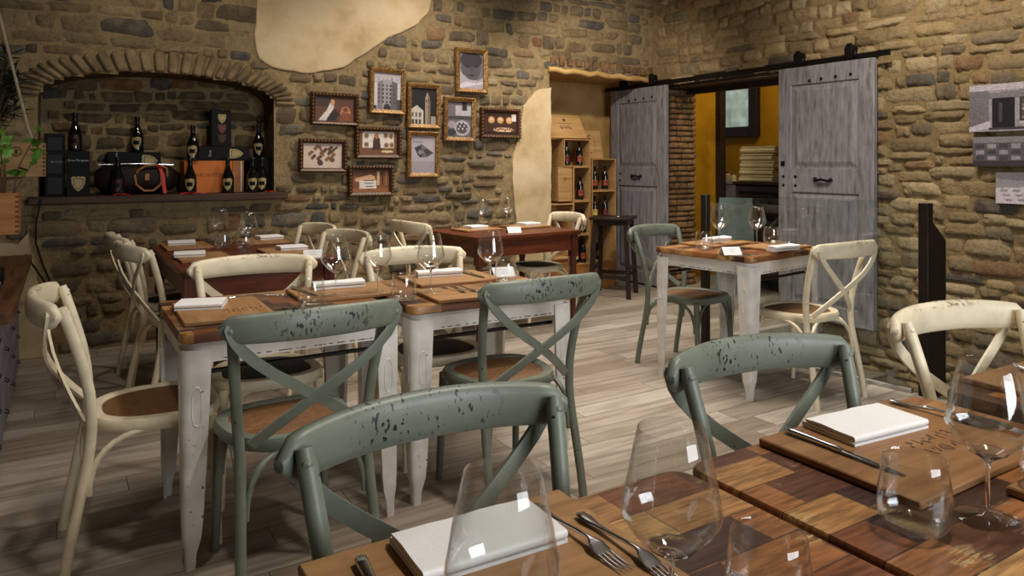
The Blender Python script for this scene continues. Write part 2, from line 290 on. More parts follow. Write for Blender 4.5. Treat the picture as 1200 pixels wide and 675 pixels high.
# mesh builder -----------------------------------------------------------------
class MB:
    def __init__(s): s.v = []; s.f = []; s.mi = []; s.cur = 0
    def add(s, verts, faces, mi=None):
        b = len(s.v); s.v += [tuple(q) for q in verts]; s.f += [tuple(i + b for i in fc) for fc in faces]; s.mi += [s.cur if mi is None else mi] * len(faces); return s
    def box(s, c, d, bev=0.0, rz=0.0, mi=None, segs=1):
        x, y, z = (q / 2 for q in d); bm = bmesh.new(); bmesh.ops.create_cube(bm, size=1)
        bmesh.ops.scale(bm, vec=Vector(d), verts=bm.verts)
        if bev > 0: bmesh.ops.bevel(bm, geom=bm.edges[:], offset=min(bev, min(d) * 0.49), segments=segs, profile=0.7, affect='EDGES')
        R = Matrix.Rotation(rz, 4, 'Z') if rz else Matrix.Identity(4)
        bm.verts.ensure_lookup_table(); vs = [R @ v.co + Vector(c) for v in bm.verts]; fs = [[v.index for v in f.verts] for f in bm.faces]; bm.free()
        return s.add(vs, fs, mi)
    def tube(s, path, r, n=8, cap=True, flat=1.0, up=None, mi=None):
        P = [Vector(p) for p in path]; R = r if isinstance(r, (list, tuple)) else [r] * len(P); vs = []; fs = []
        prev = None
        for i, p in enumerate(P):
            tg = (P[min(i + 1, len(P) - 1)] - P[max(i - 1, 0)]).normalized()
            if prev is None:
                a = Vector(up) if up else (Vector((0, 0, 1)) if abs(tg.z) < 0.9 else Vector((1, 0, 0)))
                u = (a - tg * a.dot(tg)).normalized()
            else: u = (prev - tg * prev.dot(tg)).normalized()
            prev = u; w = tg.cross(u); rr = R[i]; ru, rw = (rr if isinstance(rr, (tuple, list)) else (rr, rr * flat))
            for k in range(n):
                a = 2 * PI * k / n; vs.append(p + u * (math.cos(a) * ru) + w * (math.sin(a) * rw))
        for i in range(len(P) - 1):
            for k in range(n): fs.append((i * n + k, i * n + (k + 1) % n, (i + 1) * n + (k + 1) % n, (i + 1) * n + k))
        if cap: fs.append(tuple(range(n))[::-1]); fs.append(tuple((len(P) - 1) * n + k for k in range(n)))
        return s.add(vs, fs, mi)
    def sect(s, path, profs, up, cap=True, mi=None):       # sweep: each profile a closed list of (u, w)
        P = [Vector(p) for p in path]; vs = []; fs = []; n = len(profs[0]); U = Vector(up)
        for i, p in enumerate(P):
            tg = (P[min(i + 1, len(P) - 1)] - P[max(i - 1, 0)]).normalized(); u = (U - tg * U.dot(tg)).normalized(); w = tg.cross(u)
            for a, b in profs[i]: vs.append(p + u * a + w * b)
        for i in range(len(P) - 1):
            for k in range(n): fs.append((i * n + k, i * n + (k + 1) % n, (i + 1) * n + (k + 1) % n, (i + 1) * n + k))
        if cap: fs.append(tuple(range(n))[::-1]); fs.append(tuple((len(P) - 1) * n + k for k in range(n)))
        return s.add(vs, fs, mi)
    def lathe(s, prof, n=24, c=(0, 0, 0), close=False, mi=None):
        vs = []; fs = []
        for r, z in prof:
            for k in range(n):
                a = 2 * PI * k / n; vs.append((c[0] + math.cos(a) * r, c[1] + math.sin(a) * r, c[2] + z))
        for i in range(len(prof) - 1):
            for k in range(n): fs.append((i * n + k, i * n + (k + 1) % n, (i + 1) * n + (k + 1) % n, (i + 1) * n + k))
        if close:
            if prof[0][0] > 1e-5: fs.append(tuple(range(n))[::-1])
            if prof[-1][0] > 1e-5: fs.append(tuple((len(prof) - 1) * n + k for k in range(n)))
        return s.add(vs, fs, mi)
    def prism(s, poly, z0, z1, mi=None, axis='z'):
        n = len(poly); vs = [(x, y, z0) for x, y in poly] + [(x, y, z1) for x, y in poly]
        fs = [tuple(range(n))[::-1], tuple(range(n, 2 * n))] + [(k, (k + 1) % n, n + (k + 1) % n, n + k) for k in range(n)]
        if axis == 'y': vs = [(x, z, y) for x, y, z in vs]; fs = [f[::-1] for f in fs]
        if axis == 'x': vs = [(z, x, y) for x, y, z in vs]
        return s.add(vs, fs, mi)
    def build(s, name, mats, parent=None, smooth=True, angle=40, loc=None, kind=None):
        me = bpy.data.meshes.new(name); me.from_pydata(s.v, [], s.f); me.update()
        mats = mats if isinstance(mats, (list, tuple)) else [mats]
        for m in mats: me.materials.append(M[m] if isinstance(m, str) else m)
        if len(mats) > 1: me.polygons.foreach_set('material_index', s.mi)
        if smooth:
            me.polygons.foreach_set('use_smooth', [True] * len(me.polygons)); me.set_sharp_from_angle(angle=math.radians(angle))
        o = bpy.data.objects.new(name, me); COL.objects.link(o)
        if parent: o.parent = parent
        if loc: o.location = loc
        if kind: o['kind'] = kind
        return o
def tag(o, label, cat, group=None, kind=None):
    o['label'] = label; o['category'] = cat
    if group: o['group'] = group
    if kind: o['kind'] = kind
    return o
def thing(name, label, cat, loc=(0, 0, 0), rz=0.0, group=None):
    o = bpy.data.objects.new(name, None); COL.objects.link(o); o.location = loc; o.rotation_euler = (0, 0, rz); o.empty_display_size = 0.1
    return tag(o, label, cat, group)
def kids(o): return [c for c in bpy.data.objects if c.parent == o]
def dup(root, loc, rz, label, group=None, mats=None):
    r = root.copy(); COL.objects.link(r); r.location = loc; r.rotation_euler = (0, 0, rz); r['label'] = label
    if group: r['group'] = group
    def rec(src, dst):
        for ch in kids(src):
            c = ch.copy(); COL.objects.link(c); c.parent = dst; rec(ch, c)
    rec(root, r); return r
def struct(o): o['kind'] = 'structure'; return o
def text(name, body, size, m, parent, loc, rot=(0, 0, 0), sx=1.0, ext=0.0004, align='CENTER'):
    cu = bpy.data.curves.new(name, 'FONT'); cu.body = body; cu.size = size; cu.extrude = ext; cu.align_x = align; cu.align_y = 'CENTER'; cu.resolution_u = 2
    tmp = bpy.data.objects.new(name + '_tmp', cu); COL.objects.link(tmp); bpy.context.view_layer.update()
    me = bpy.data.meshes.new_from_object(tmp.evaluated_get(bpy.context.evaluated_depsgraph_get())); bpy.data.objects.remove(tmp)
    me.materials.clear(); me.materials.append(M[m]); o = bpy.data.objects.new(name, me); COL.objects.link(o); o.parent = parent; o.location = loc; o.rotation_euler = rot; o.scale = (sx, 1, 1)
    return o
def rrect(w, h, r, n=5, cx=0, cy=0):
    out = []
    for sx, sy, a0 in ((1, 1, 0), (-1, 1, 90), (-1, -1, 180), (1, -1, 270)):
        for k in range(n + 1):
            a = math.radians(a0 + 90 * k / n); out.append((cx + sx * (w / 2 - r) + r * math.cos(a), cy + sy * (h / 2 - r) + r * math.sin(a)))
    return out
rng = np.random.default_rng(7); random.seed(11)

# ------------------------------------------------------------------ the room
BY, RX = 5.85, 5.40                     # back wall plane, right wall plane
X0, Y0, CEIL = -0.9, -2.5, 3.35
def inpoly(x, z, poly):
    c = False; j = len(poly) - 1
    for i in range(len(poly)):
        if (poly[i][1] > z) != (poly[j][1] > z) and x < (poly[j][0] - poly[i][0]) * (z - poly[i][1]) / (poly[j][1] - poly[i][1]) + poly[i][0]: c = not c
        j = i
    return c
def stone_wall(name, u0, u1, v0, v1, holes, masks, to3d, style, seed, grid=0.03):
    r = np.random.default_rng(seed); V = []; F = []; C = []
    # mortar backing: a grid, cells inside the holes removed
    nu = int(round((u1 - u0) / grid)); nv = int(round((v1 - v0) / grid)); idx = {}
    us = np.linspace(u0, u1, nu + 1); vs = np.linspace(v0, v1, nv + 1)
    mort = np.array(style['mortar'])
    def vert(i, j):
        if (i, j) not in idx:
            idx[(i, j)] = len(V); h = 0.006 * mnoise.noise(Vector((us[i] * 6, vs[j] * 6, seed)))
            if 0 < i < nu and 0 < j < nv: pass
            V.append((us[i], vs[j], h)); C.append(mort * (0.9 + 0.2 * r.random()))
        return idx[(i, j)]
    for i in range(nu):
        for j in range(nv):
            cu, cv = (us[i] + us[i + 1]) / 2, (vs[j] + vs[j + 1]) / 2
            if any(inpoly(cu, cv, h) for h in holes): continue
            F.append((vert(i, j), vert(i + 1, j), vert(i + 1, j + 1), vert(i, j + 1)))
    gu, gv = 9, 6; uu, vv = np.meshgrid(np.linspace(-1, 1, gu), np.linspace(-1, 1, gv), indexing='ij')
    quads = [(a * gv + b, (a + 1) * gv + b, (a + 1) * gv + b + 1, a * gv + b + 1) for a in range(gu - 1) for b in range(gv - 1)]
    pal = style['stones']; wts = np.array([p[0] for p in pal], float); wts /= wts.sum()
    v = v0
    while v < v1:
        rh = r.uniform(*style['rh']); u = u0 - r.uniform(0, 0.2)
        while u < u1:
            sw = r.uniform(*style['sw']); 
            if r.random() < style.get('squat', 0): sw = rh * r.uniform(0.9, 1.3)
            cu = u + sw / 2; cv = v + rh / 2 + r.uniform(-1, 1) * rh * 0.08 + style['wave'] * mnoise.noise(Vector((cu * 1.3, v * 0.8, seed)))
            gap = r.uniform(*style['gap']); hw = max(0.02, (sw - gap) / 2); hh = max(0.014, (rh - gap) / 2 * r.uniform(*style['hf'])); u += sw
            if r.random() < style.get('skip', 0): continue
            mg = style.get('margin', 0.3)
            pts = [(cu + a * hw, cv + b * hh) for a in (-0.9, 0, 0.9) for b in (-0.9, 0, 0.9)]
            if cu - hw < u0 or cu + hw > u1 or cv + hh > v1 or cv - hh < v0: continue
            if any(inpoly(a, b, h) for a, b in pts for h in holes): continue
            if any(inpoly(cu, cv, h) or inpoly(cu - hw * .6, cv, h) or inpoly(cu + hw * .6, cv, h) for h in masks): continue
            k = r.uniform(*style['round'])
            x = uu * np.sqrt(1 - k * vv ** 2 / 2); y = vv * np.sqrt(1 - k * uu ** 2 / 2)
            jt = r.uniform(-style['jit'], style['jit'], (2, 2, 2))     # corner offsets
            bx = (1 + uu) / 2; by = (1 + vv) / 2
            dx = jt[0, 0, 0] * (1 - bx) * (1 - by) + jt[0, 1, 0] * (1 - bx) * by + jt[1, 0, 0] * bx * (1 - by) + jt[1, 1, 0] * bx * by
            dy = jt[0, 0, 1] * (1 - bx) * (1 - by) + jt[0, 1, 1] * (1 - bx) * by + jt[1, 0, 1] * bx * (1 - by) + jt[1, 1, 1] * bx * by
            H = r.uniform(*style['H']); m = np.maximum(np.abs(uu), np.abs(vv))
            h = H * (1 - m ** style['edge']) - 0.006 * m ** 6 + H * 0.34 * r.uniform(-1, 1, uu.shape) * (m < 0.95) + H * 0.35 * (r.uniform(-1, 1) * uu + r.uniform(-1, 1) * vv) * (1 - m ** 4)
            x = x + r.uniform(-0.5, 0.5, uu.shape) * style['rag']; y = y + r.uniform(-1, 1, uu.shape) * style['rag']
            b = len(V); px_ = cu + (x + dx) * hw; py_ = cv + (y + dy) * hh
            V += list(zip(px_.ravel(), py_.ravel(), h.ravel())); F += [tuple(q + b for q in f) for f in quads]
            c = np.array(pal[r.choice(len(pal), p=wts)][1]) * r.uniform(0.78, 1.2); C += [c] * (gu * gv)
        v += rh
    V3 = [to3d(*p) for p in V]; me = bpy.data.meshes.new(name); me.from_pydata(V3, [], F); me.update()
    at_ = me.color_attributes.new('tone', 'FLOAT_COLOR', 'POINT'); arr = np.ones((len(C), 4), np.float32); arr[:, :3] = np.array(C); at_.data.foreach_set('color', arr.ravel())
    me.polygons.foreach_set('use_smooth', [True] * len(me.polygons)); me.materials.append(M['stone_masonry'])
    o = bpy.data.objects.new(name, me); COL.objects.link(o); o['kind'] = 'structure'; return o
L3 = lambda *c: lin(*c)[:3]
BACK = dict(mortar=L3(154, 134, 98), rh=(0.065, 0.135), sw=(0.09, 0.34), gap=(0.006, 0.024), round=(0.02, 0.5), jit=0.24, H=(0.010, 0.026), edge=7, wave=0.06, skip=0.015, squat=0.22, hf=(0.92, 1.2), rag=0.11,
            stones=[(5, L3(130, 111, 84)), (4, L3(112, 98, 79)), (2.4, L3(106, 99, 89)), (0.8, L3(90, 87, 84)), (0.7, L3(134, 102, 74)), (5, L3(150, 131, 99))])
RIGHT = dict(mortar=L3(150, 128, 90), rh=(0.062, 0.13), sw=(0.12, 0.40), gap=(0.003, 0.014), round=(0.0, 0.3), jit=0.22, H=(0.012, 0.032), edge=9, wave=0.07, skip=0.01, squat=0.14, hf=(0.95, 1.15), rag=0.10,
             stones=[(7, L3(166, 145, 107)), (5, L3(150, 130, 96)), (3, L3(180, 160, 124)), (1.6, L3(126, 113, 92)), (0.8, L3(98, 91, 82)), (0.7, L3(152, 119, 86))])
# openings of the back wall (X, Z)
AX0, AX1, AS, AT, AZ = -0.14, 1.42, 1.76, 1.965, 1.02     # arched recess: left, right, springing, crown, bottom
arch = [(AX0, AZ), (AX1, AZ), (AX1, AS)] + [((AX0 + AX1) / 2 + (AX1 - AX0) / 2 * math.cos(a), AS + (AT - AS) * math.sin(a) ** 0.8) for a in [PI * k / 16 for k in range(1, 16)]] + [(AX0, AS)]
NX0, NX1, NZ = 4.045, RX + 0.06, 2.215
niche = [(NX0, -0.2), (NX1, -0.2), (NX1, NZ - 0.03), (NX0, NZ)]
plA = [(wx(a, BY), wz(a, b, BY)) for a, b in ((297, -60), (300, 10), (297, 40), (302, 70), (318, 78), (352, 86), (386, 84), (410, 76), (430, 60), (455, 45), (482, 33), (500, 18), (507, -5), (512, -60))]
plB = [(NX0 + 0.01, -0.1), (NX0 + 0.01, 2.05), (wx(628, BY), wz(628, 106, BY)), (wx(612, BY), wz(612, 124, BY)), (wx(607, BY), wz(607, 158, BY)), (wx(600, BY), wz(600, 182, BY)), (wx(599, BY), wz(599, 215, BY)), (wx(604, BY), wz(604, 262, BY)), (wx(601, BY), -0.1)]
plC = [(-0.95, -0.1), (-0.95, 0.85), (wx(20, BY), wz(20, 285, BY)), (wx(34, BY), wz(34, 274, BY)), (wx(44, BY), wz(44, 320, BY)), (wx(52, BY), wz(52, 365, BY)), (wx(56, BY), wz(56, 400, BY)), (wx(57, BY), -0.1)]
band = [((AX0 + AX1) / 2 + ((AX1 - AX0) / 2 + 0.17) * math.cos(a), AS - 0.02 + (AT - AS + 0.19) * math.sin(a) ** 0.8) for a in [PI * k / 16 for k in range(0, 17)]]
stone_wall('wall_back', X0, RX + 0.06, -0.02, CEIL, [arch, niche], [plA, plB, plC, band], lambda u, v, h: (u, BY - h, v), BACK, 3)
# right wall with the doorway; it goes on below the floor in the stairwell
DY0, DY1, DZ = 3.95, 5.62, 2.10
door_hole = [(DY0, -0.1), (DY1, -0.1), (DY1, DZ), (DY0, DZ)]
stone_wall('wall_right', -2.5, BY - 0.0, -1.3, CEIL, [door_hole], [], lambda u, v, h: (RX - h, u, v), RIGHT, 9)
mb = MB()                               # red-brown brick jamb of the doorway
z = 0.0
while z < DZ:
    h = random.uniform(0.05, 0.075); off = random.uniform(0, 0.1); x = RX - 0.01
    while x < RX + 0.42:
        w = min(random.uniform(0.13, 0.24), RX + 0.43 - x); mb.box((x + w / 2, DY1 + 0.035, z + h / 2), (w - 0.012, 0.09 + random.uniform(-0.012, 0.012), h - 0.012), 0.012); x += w
    z += h
plain('jamb_brick', lin(132, 102, 70), 0.85, 0, 0.3, 9, 0.2, 0.4)
struct(mb.build('trim_1', 'jamb_brick'))
struct(MB().box((RX + 0.21, DY1 + 0.10, DZ / 2), (0.44, 0.12, DZ + 0.1)).build('trim_2', 'room_plaster'))
struct(MB().box((RX + 0.16, (DY0 + DY1) / 2, DZ + 0.045), (0.34, DY1 - DY0 + 0.3, 0.10), 0.006).box((RX + 0.3, (DY0 + DY1) / 2, DZ - 0.03), (0.06, DY1 - DY0, 0.06)).build('trim_3', 'frame_wood'))  # dark lintel
# arch voussoirs
mb = MB(); ca, cb = (AX0 + AX1) / 2, (AX1 - AX0) / 2
NB = 30
for k in range(NB):
    a = PI * (k + 0.5) / NB; p = Vector((ca + cb * math.cos(a), 0, AS + (AT - AS) * math.sin(a) ** 0.8)); q = Vector((ca + (cb + 0.16) * math.cos(a), 0, AS - 0.02 + (AT - AS + 0.18) * math.sin(a) ** 0.8))
    a2 = a + 0.01; t_ = Vector((ca + cb * math.cos(a2), 0, AS + (AT - AS) * math.sin(a2) ** 0.8)) - p; d = (q - p).normalized()
    seg = [ca + cb * math.cos(PI * kk / NB) for kk in (k, k + 1)]; zz = [AS + (AT - AS) * math.sin(PI * kk / NB) ** 0.8 for kk in (k, k + 1)]
    w = math.hypot(seg[0] - seg[1], zz[0] - zz[1]) - 0.012; mid = (p + q) / 2
    rot = Matrix((( d.z, 0, d.x), (0, 1, 0), (-d.x, 0, d.z))); s_ = MB().box((0, 0, 0), (max(0.03, w), 0.10 + random.uniform(-.01, .012), (q - p).length * random.uniform(0.9, 1.03)), 0.014)
    mb.add([rot @ Vector(v) + Vector((mid.x, BY + 0.02, mid.z)) for v in s_.v], s_.f)
plain('arch_brick', lin(138, 118, 88), 0.88, 0, 0.3, 8, 0.2, 0.5)
struct(mb.build('trim_4', 'arch_brick'))
# recess behind the arch: stone back and plain reveals
def arch_back(u, v, h): return (u, 6.24 - h, v)
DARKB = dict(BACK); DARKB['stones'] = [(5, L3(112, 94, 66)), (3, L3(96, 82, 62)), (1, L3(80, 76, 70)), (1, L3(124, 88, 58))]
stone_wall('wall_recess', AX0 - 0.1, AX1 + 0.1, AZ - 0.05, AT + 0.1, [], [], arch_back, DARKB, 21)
n = 24; prof = [(AX1 + .004, AZ - .03), (AX1 + .004, AS)] + [(ca + (cb + .004) * math.cos(PI * k / n), AS + (AT + .004 - AS) * math.sin(PI * k / n) ** 0.8) for k in range(1, n)] + [(AX0 - .004, AS), (AX0 - .004, AZ - .03)]
vs = [(x, BY, z) for x, z in prof] + [(x, 6.25, z) for x, z in prof]; K = len(prof)
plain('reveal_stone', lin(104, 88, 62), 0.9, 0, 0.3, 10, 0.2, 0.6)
ofs = [(AX1 + .12, AZ - .03), (AX1 + .12, AS)] + [(ca + (cb + .12) * math.cos(PI * k / n), AS + (AT + .10 - AS) * math.sin(PI * k / n) ** 0.8) for k in range(1, n)] + [(AX0 - .12, AS), (AX0 - .12, AZ - .03)]
vs += [(x, BY + .008, z) for x, z in prof] + [(x, BY + .008, z) for x, z in ofs] + [(x, 6.25, z) for x, z in ofs]
fs = [(k, k + 1, K + k + 1, K + k) for k in range(K - 1)] + [(2 * K + k, 2 * K + k + 1, 3 * K + k + 1, 3 * K + k) for k in range(K - 1)] + [(3 * K + k, 3 * K + k + 1, 4 * K + k + 1, 4 * K + k) for k in range(K - 1)]
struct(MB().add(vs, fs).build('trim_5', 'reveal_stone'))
# plastered niche at the right end of the back wall
NYB = 6.62
mb = MB()
mb.box(((NX0 + 6.0) / 2, NYB + 0.05, 1.15), (6.0 - NX0 + 0.4, 0.1, 2.6)); mb.box((NX0 - 0.06, (BY + NYB) / 2 + 0.01, 1.1), (0.12, NYB - BY, 2.4), 0.03)
mb.box(((NX0 + 6.0) / 2, (BY + NYB) / 2 + 0.02, NZ + 0.07), (6.0 - NX0 + 0.3, NYB - BY, 0.13), 0.02); mb.box((RX + 0.16, (BY + NYB) / 2 + 0.03, 1.1), (0.16, NYB - BY - 0.06, 2.3))
struct(mb.build('wall_niche', 'niche_plaster'))
# plaster patches left on the stone
def patch(name, poly, th=0.022, mat='old_plaster'):
    bm = bmesh.new(); out = []
    for i, p in enumerate(poly):        # ragged outline
        q = poly[(i + 1) % len(poly)]; L = math.hypot(q[0] - p[0], q[1] - p[1]); nn = max(1, int(L / 0.05))
        for k in range(nn):
            t = k / nn; x = p[0] + (q[0] - p[0]) * t; zz = p[1] + (q[1] - p[1]) * t
            out.append((x + 0.016 * mnoise.noise(Vector((x * 9, zz * 9, 1))), zz + 0.016 * mnoise.noise(Vector((x * 9, zz * 9, 5)))))
    out = [(x, min(CEIL, max(0.0, zz))) for x, zz in out]
    f = bm.faces.new([bm.verts.new((x, BY - th, zz)) for x, zz in out]); f.normal_update()
    if f.normal.y > 0: f.normal_flip()
    e = bmesh.ops.extrude_face_region(bm, geom=[f]); bmesh.ops.translate(bm, verts=[v for v in e['geom'] if isinstance(v, bmesh.types.BMVert)], vec=(0, th + 0.01, 0))
    bm.normal_update(); me = bpy.data.meshes.new(name); bm.to_mesh(me); bm.free(); me.materials.append(M[mat]); o = bpy.data.objects.new(name, me); COL.objects.link(o)
    mod = o.modifiers.new('bevel', 'BEVEL'); mod.width = 0.012; mod.segments = 2; mod.limit_method = 'ANGLE'
    o['kind'] = 'structure'; return o
patch('trim_6', plA); patch('trim_7', plB, 0.03, 'old_plaster'); patch('trim_8', plC, 0.05)
# lumpy upper lip of the niche
mb = MB(); pts = [(NX0 - 0.02 + (NX1 - NX0 + 0.0) * k / 14, BY - 0.012 + 0.008 * math.sin(k * 1.7), NZ + 0.012 - 0.03 * (k / 14) + 0.012 * math.sin(k * 2.3)) for k in range(15)]
mb.tube(pts, [0.028 + 0.008 * math.sin(k * 3.1) for k in range(15)], 10); struct(mb.build('trim_9', 'niche_plaster'))
mb = MB()
for k in range(13):
    x = NX0 + 0.05 + k * 0.105; mb.box((x, BY + random.uniform(-.004, .006), NZ + 0.10 - 0.03 * k / 13 + random.uniform(-.012, .012)), (random.uniform(.06, .097), 0.06, 0.09 + random.uniform(-.03, .025)), 0.02, segs=2)
plain('lintel_brick', lin(126, 98, 68), 0.88, 0, 0.3, 10, 0.2, 0.5); struct(mb.build('trim_10', 'lintel_brick'))
# floor with the stairwell cut out along the right wall
GX = 4.10
GE = lambda y: GX + 0.03 - 0.126 * (y - 2.25)
mb = MB(); mb.prism([(X0, Y0), (GE(-0.6), Y0), (GE(-0.6), -0.6), (GE(3.78), 3.78), (GE(3.78), 6.9), (X0, 6.9)], -0.1, 0.0); mb.prism([(GE(3.78), 3.78), (9.2, 3.78), (9.2, 8.4), (GE(3.78), 8.4)], -0.1, -0.0); mb.prism([(GE(-0.6), Y0), (RX, Y0), (RX, -0.6), (GE(-0.6), -0.6)], -0.1, 0.0)
struct(mb.build('floor', 'floor_planks', smooth=False))
mb = MB()
for k in range(9): mb.box(((GX + RX) / 2, 3.78 - 0.28 * (k + 0.5), -0.16 * (k + 1) - 0.3), (RX - GX, 0.28, 0.6))
struct(mb.build('trim_11', 'concrete', smooth=False))
struct(MB().prism([(GE(-0.6) - .04, -0.6), (GE(-0.6), -0.6), (GE(3.78), 3.78), (GE(3.78) - .04, 3.78)], -1.4, -0.1).build('trim_12', 'concrete', smooth=False))
struct(MB().box(((X0 + RX) / 2 + 2, (Y0 + 8.4) / 2, CEIL + 0.05), (11, 8.4 - Y0 + 0.4, 0.1)).build('ceiling', 'room_plaster', smooth=False))
struct(MB().box((X0 - 0.05, (Y0 + 6.3) / 2, CEIL / 2), (0.1, 6.3 - Y0, CEIL)).build('wall_left', 'room_plaster', smooth=False))
# front wall, behind the camera, with the window the daylight comes through
mb = MB(); fx0, fx1, wz0, wz1 = 0.75, 3.05, 0.95, 2.55
mb.box(((X0 + fx0) / 2, Y0, CEIL / 2), (fx0 - X0, 0.1, CEIL)); mb.box(((fx1 + RX) / 2, Y0, CEIL / 2), (RX - fx1, 0.1, CEIL)); mb.box(((fx0 + fx1) / 2, Y0, wz0 / 2), (fx1 - fx0, 0.1, wz0)); mb.box(((fx0 + fx1) / 2, Y0, (wz1 + CEIL) / 2), (fx1 - fx0, 0.1, CEIL - wz1))
struct(mb.build('wall_front', 'room_plaster', smooth=False))
mb = MB()
for x in (fx0, (fx0 + fx1) / 2, fx1): mb.box((x, Y0, (wz0 + wz1) / 2), (0.06, 0.08, wz1 - wz0))
for zz in (wz0, wz1): mb.box(((fx0 + fx1) / 2, Y0, zz), (fx1 - fx0, 0.08, 0.06))
struct(mb.build('window_1', 'frame_wood', smooth=False))

# kitchen seen through the doorway
KX = 7.3
struct(MB().box((KX + 0.05, 5.6, 1.4), (0.1, 5.6, 2.9)).build('wall_kitchen_right', 'yellow_plaster', smooth=False))
struct(MB().box((7.6, 8.35, 1.4), (3.6, 0.1, 2.9)).build('wall_kitchen_back', 'yellow_plaster', smooth=False))
struct(MB().box((RX + 0.3 + 0.2 + 0.34, DY1 + 0.42, 1.05), (0.9, 0.1, 2.3)).build('wall_kitchen_left', 'yellow_plaster', smooth=False))
struct(MB().box((6.55, 2.9, 1.4), (2.0, 0.1, 2.9)).build('wall_kitchen_front', 'yellow_plaster', smooth=False))
lamp('AREA', 'kitchen_lamp', (6.4, 5.0, 2.9), (6.6, 5.2, 0), 16, (1.0, 0.8, 0.5), 0.5, 0.5)

# ------------------------------------------------------------------ chairs
def seat_outline(sc_=1.0, n=40, dy=0.0):
    out = []
    for k in range(n):
        a = 2 * PI * k / n; c, s = math.cos(a), math.sin(a); e = 2 / 2.7
        x = math.copysign(abs(c) ** e, c) * 0.204; y = math.copysign(abs(s) ** e, s) * 0.198
        x *= 1 + 0.11 * (y / 0.198); out.append((x * sc_, y * sc_ + dy))
    return out
def make_chair(label, green, group, dark_seat=False):
    p = 'green' if green else 'cream'; paint_, rail_ = p + '_paint', p + '_rail'
    t = thing('dining_chair', label, 'chair', group=group)
    mb = MB(); n = 40; rings = [(1.0, .432), (1.03, .44), (1.03, .462), (1.0, .472), (.86, .474), (.82, .468), (.82, .44)]
    vs = [(x, y, z) for s, z in rings for x, y in seat_outline(s, n)]; R = len(rings)
    fs = [(i % R * n + k, i % R * n + (k + 1) % n, (i + 1) % R * n + (k + 1) % n, (i + 1) % R * n + k) for i in range(R) for k in range(n)]
    mb.add(vs, fs).build('seat_frame', paint_, t, angle=50)
    mb = MB(); rs = [(.83, .466), (.6, .474), (.3, .477)]; vs = [(x, y, z) for s, z in rs for x, y in seat_outline(s, n)] + [(0, 0, .478)]
    fs = [(i * n + k, i * n + (k + 1) % n, (i + 1) * n + (k + 1) % n, (i + 1) * n + k) for i in range(2) for k in range(n)] + [(2 * n + k, 2 * n + (k + 1) % n, 3 * n) for k in range(n)]
    mb.add(vs, fs).build('seat', 'seat_cushion' if dark_seat else 'rattan_cane', t)
    for s in (-1, 1):
        path = [(s * .210, -.275, 0), (s * .207, -.262, .10), (s * .202, -.232, .24), (s * .195, -.205, .38), (s * .196, -.196, .47), (s * .206, -.200, .58), (s * .218, -.228, .70), (s * .230, -.262, .81), (s * .235, -.278, .862)]
        pp = []
        for i in range(len(path) - 1):
            a, b = Vector(path[i]), Vector(path[i + 1]); pp += [a, (a + b) / 2]
        pp.append(Vector(path[-1]))
        for _ in range(2): pp = [pp[0]] + [(pp[i - 1] + 2 * pp[i] + pp[i + 1]) / 4 for i in range(1, len(pp) - 1)] + [pp[-1]]
        leg = MB().tube(pp, [.0165] * (len(pp) - 2) + [.0165, .0135], 12).build('leg', paint_, t)
        MB().lathe([(0, .004), (.006, .003), (.009, 0), (.009, -.006)], 12).build('rivet', paint_, leg).matrix_local = Matrix.Translation((s * .234, -.258, .842)) @ Matrix.Rotation(-PI / 2, 4, 'X')
        MB().tube([(s * .178, .155, .445), (s * .182, .163, .25), (s * .188, .178, 0)], [.018, .0165, .0135], 12).build('leg', paint_, t)
    # bent top rail, behind the posts
    K = 22; path = []; profs = []
    for i in range(K + 1):
        q = -1 + 2 * i / K; aq = abs(q); x = .272 * q; y = -.362 + .076 * aq ** 2.3; z = .838 + .008 * (1 - q * q)
        e = max(0.0, (aq - .86) / .14); hh = (.045 - .006 * aq ** 2) * (math.sqrt(max(0, 1 - e * e)) * .7 + .3 if e > 0 else 1); th = .0185 * (1 - .45 * e ** 2)
        path.append((x, y, z)); profs.append([(hh * math.copysign(abs(math.cos(a)) ** .74, math.cos(a)), th * math.copysign(abs(math.sin(a)) ** .85, math.sin(a))) for a in [2 * PI * k / 16 for k in range(16)]])
    rail = MB().sect(path, profs, (0, 0, 1)).build('top_rail', rail_, t, angle=60)
    for s in (-1, 1):               # crossed flat straps behind the rail
        o_ = .007 if s > 0 else 0.0
        pts = [(s * .250, -.314, .856), (s * .248, -.316, .835), (s * .225, -.322, .785), (s * .13, -.318 - o_, .70), (0, -.288 - o_, .615), (-s * .10, -.25 - o_, .54), (-s * .168, -.215, .478)]
        pp = []
        for i in range(len(pts) - 1):
            a, b = Vector(pts[i]), Vector(pts[i + 1]); pp += [a, (a + b) / 2]
        pp.append(Vector(pts[-1]))
        pp = [pp[0]] + [(pp[i - 1] + 2 * pp[i] + pp[i + 1]) / 4 for i in range(1, len(pp) - 1)] + [pp[-1]]
        profs = [[(a, b) for a, b in ((w, .0042), (w * .8, .005), (-w * .8, .005), (-w, .0042), (-w, -.0042), (w, -.0042))] for w in [.009] + [.0155] * (len(pp) - 1)]
        st = MB().sect(pp, profs, (s * .7, 0, -.7)).build('back_strap', paint_, t, angle=35)
        MB().lathe([(0, .004), (.006, .003), (.009, 0)], 12).build('rivet', paint_, st).matrix_local = Matrix.Translation((s * .247, -.321, .838)) @ Matrix.Rotation(PI / 2, 4, 'X')
    def arc(a, b, w=.0095):
        a, b = Vector(a), Vector(b); c = Vector((a.x, a.y, b.z)); pp = []
        for i in range(9):
            q = i / 8; pp.append(a * (1 - q) ** 2 + c * 2 * q * (1 - q) + b * q * q)
        MB().tube(pp, w, 8).build('brace', paint_, t)
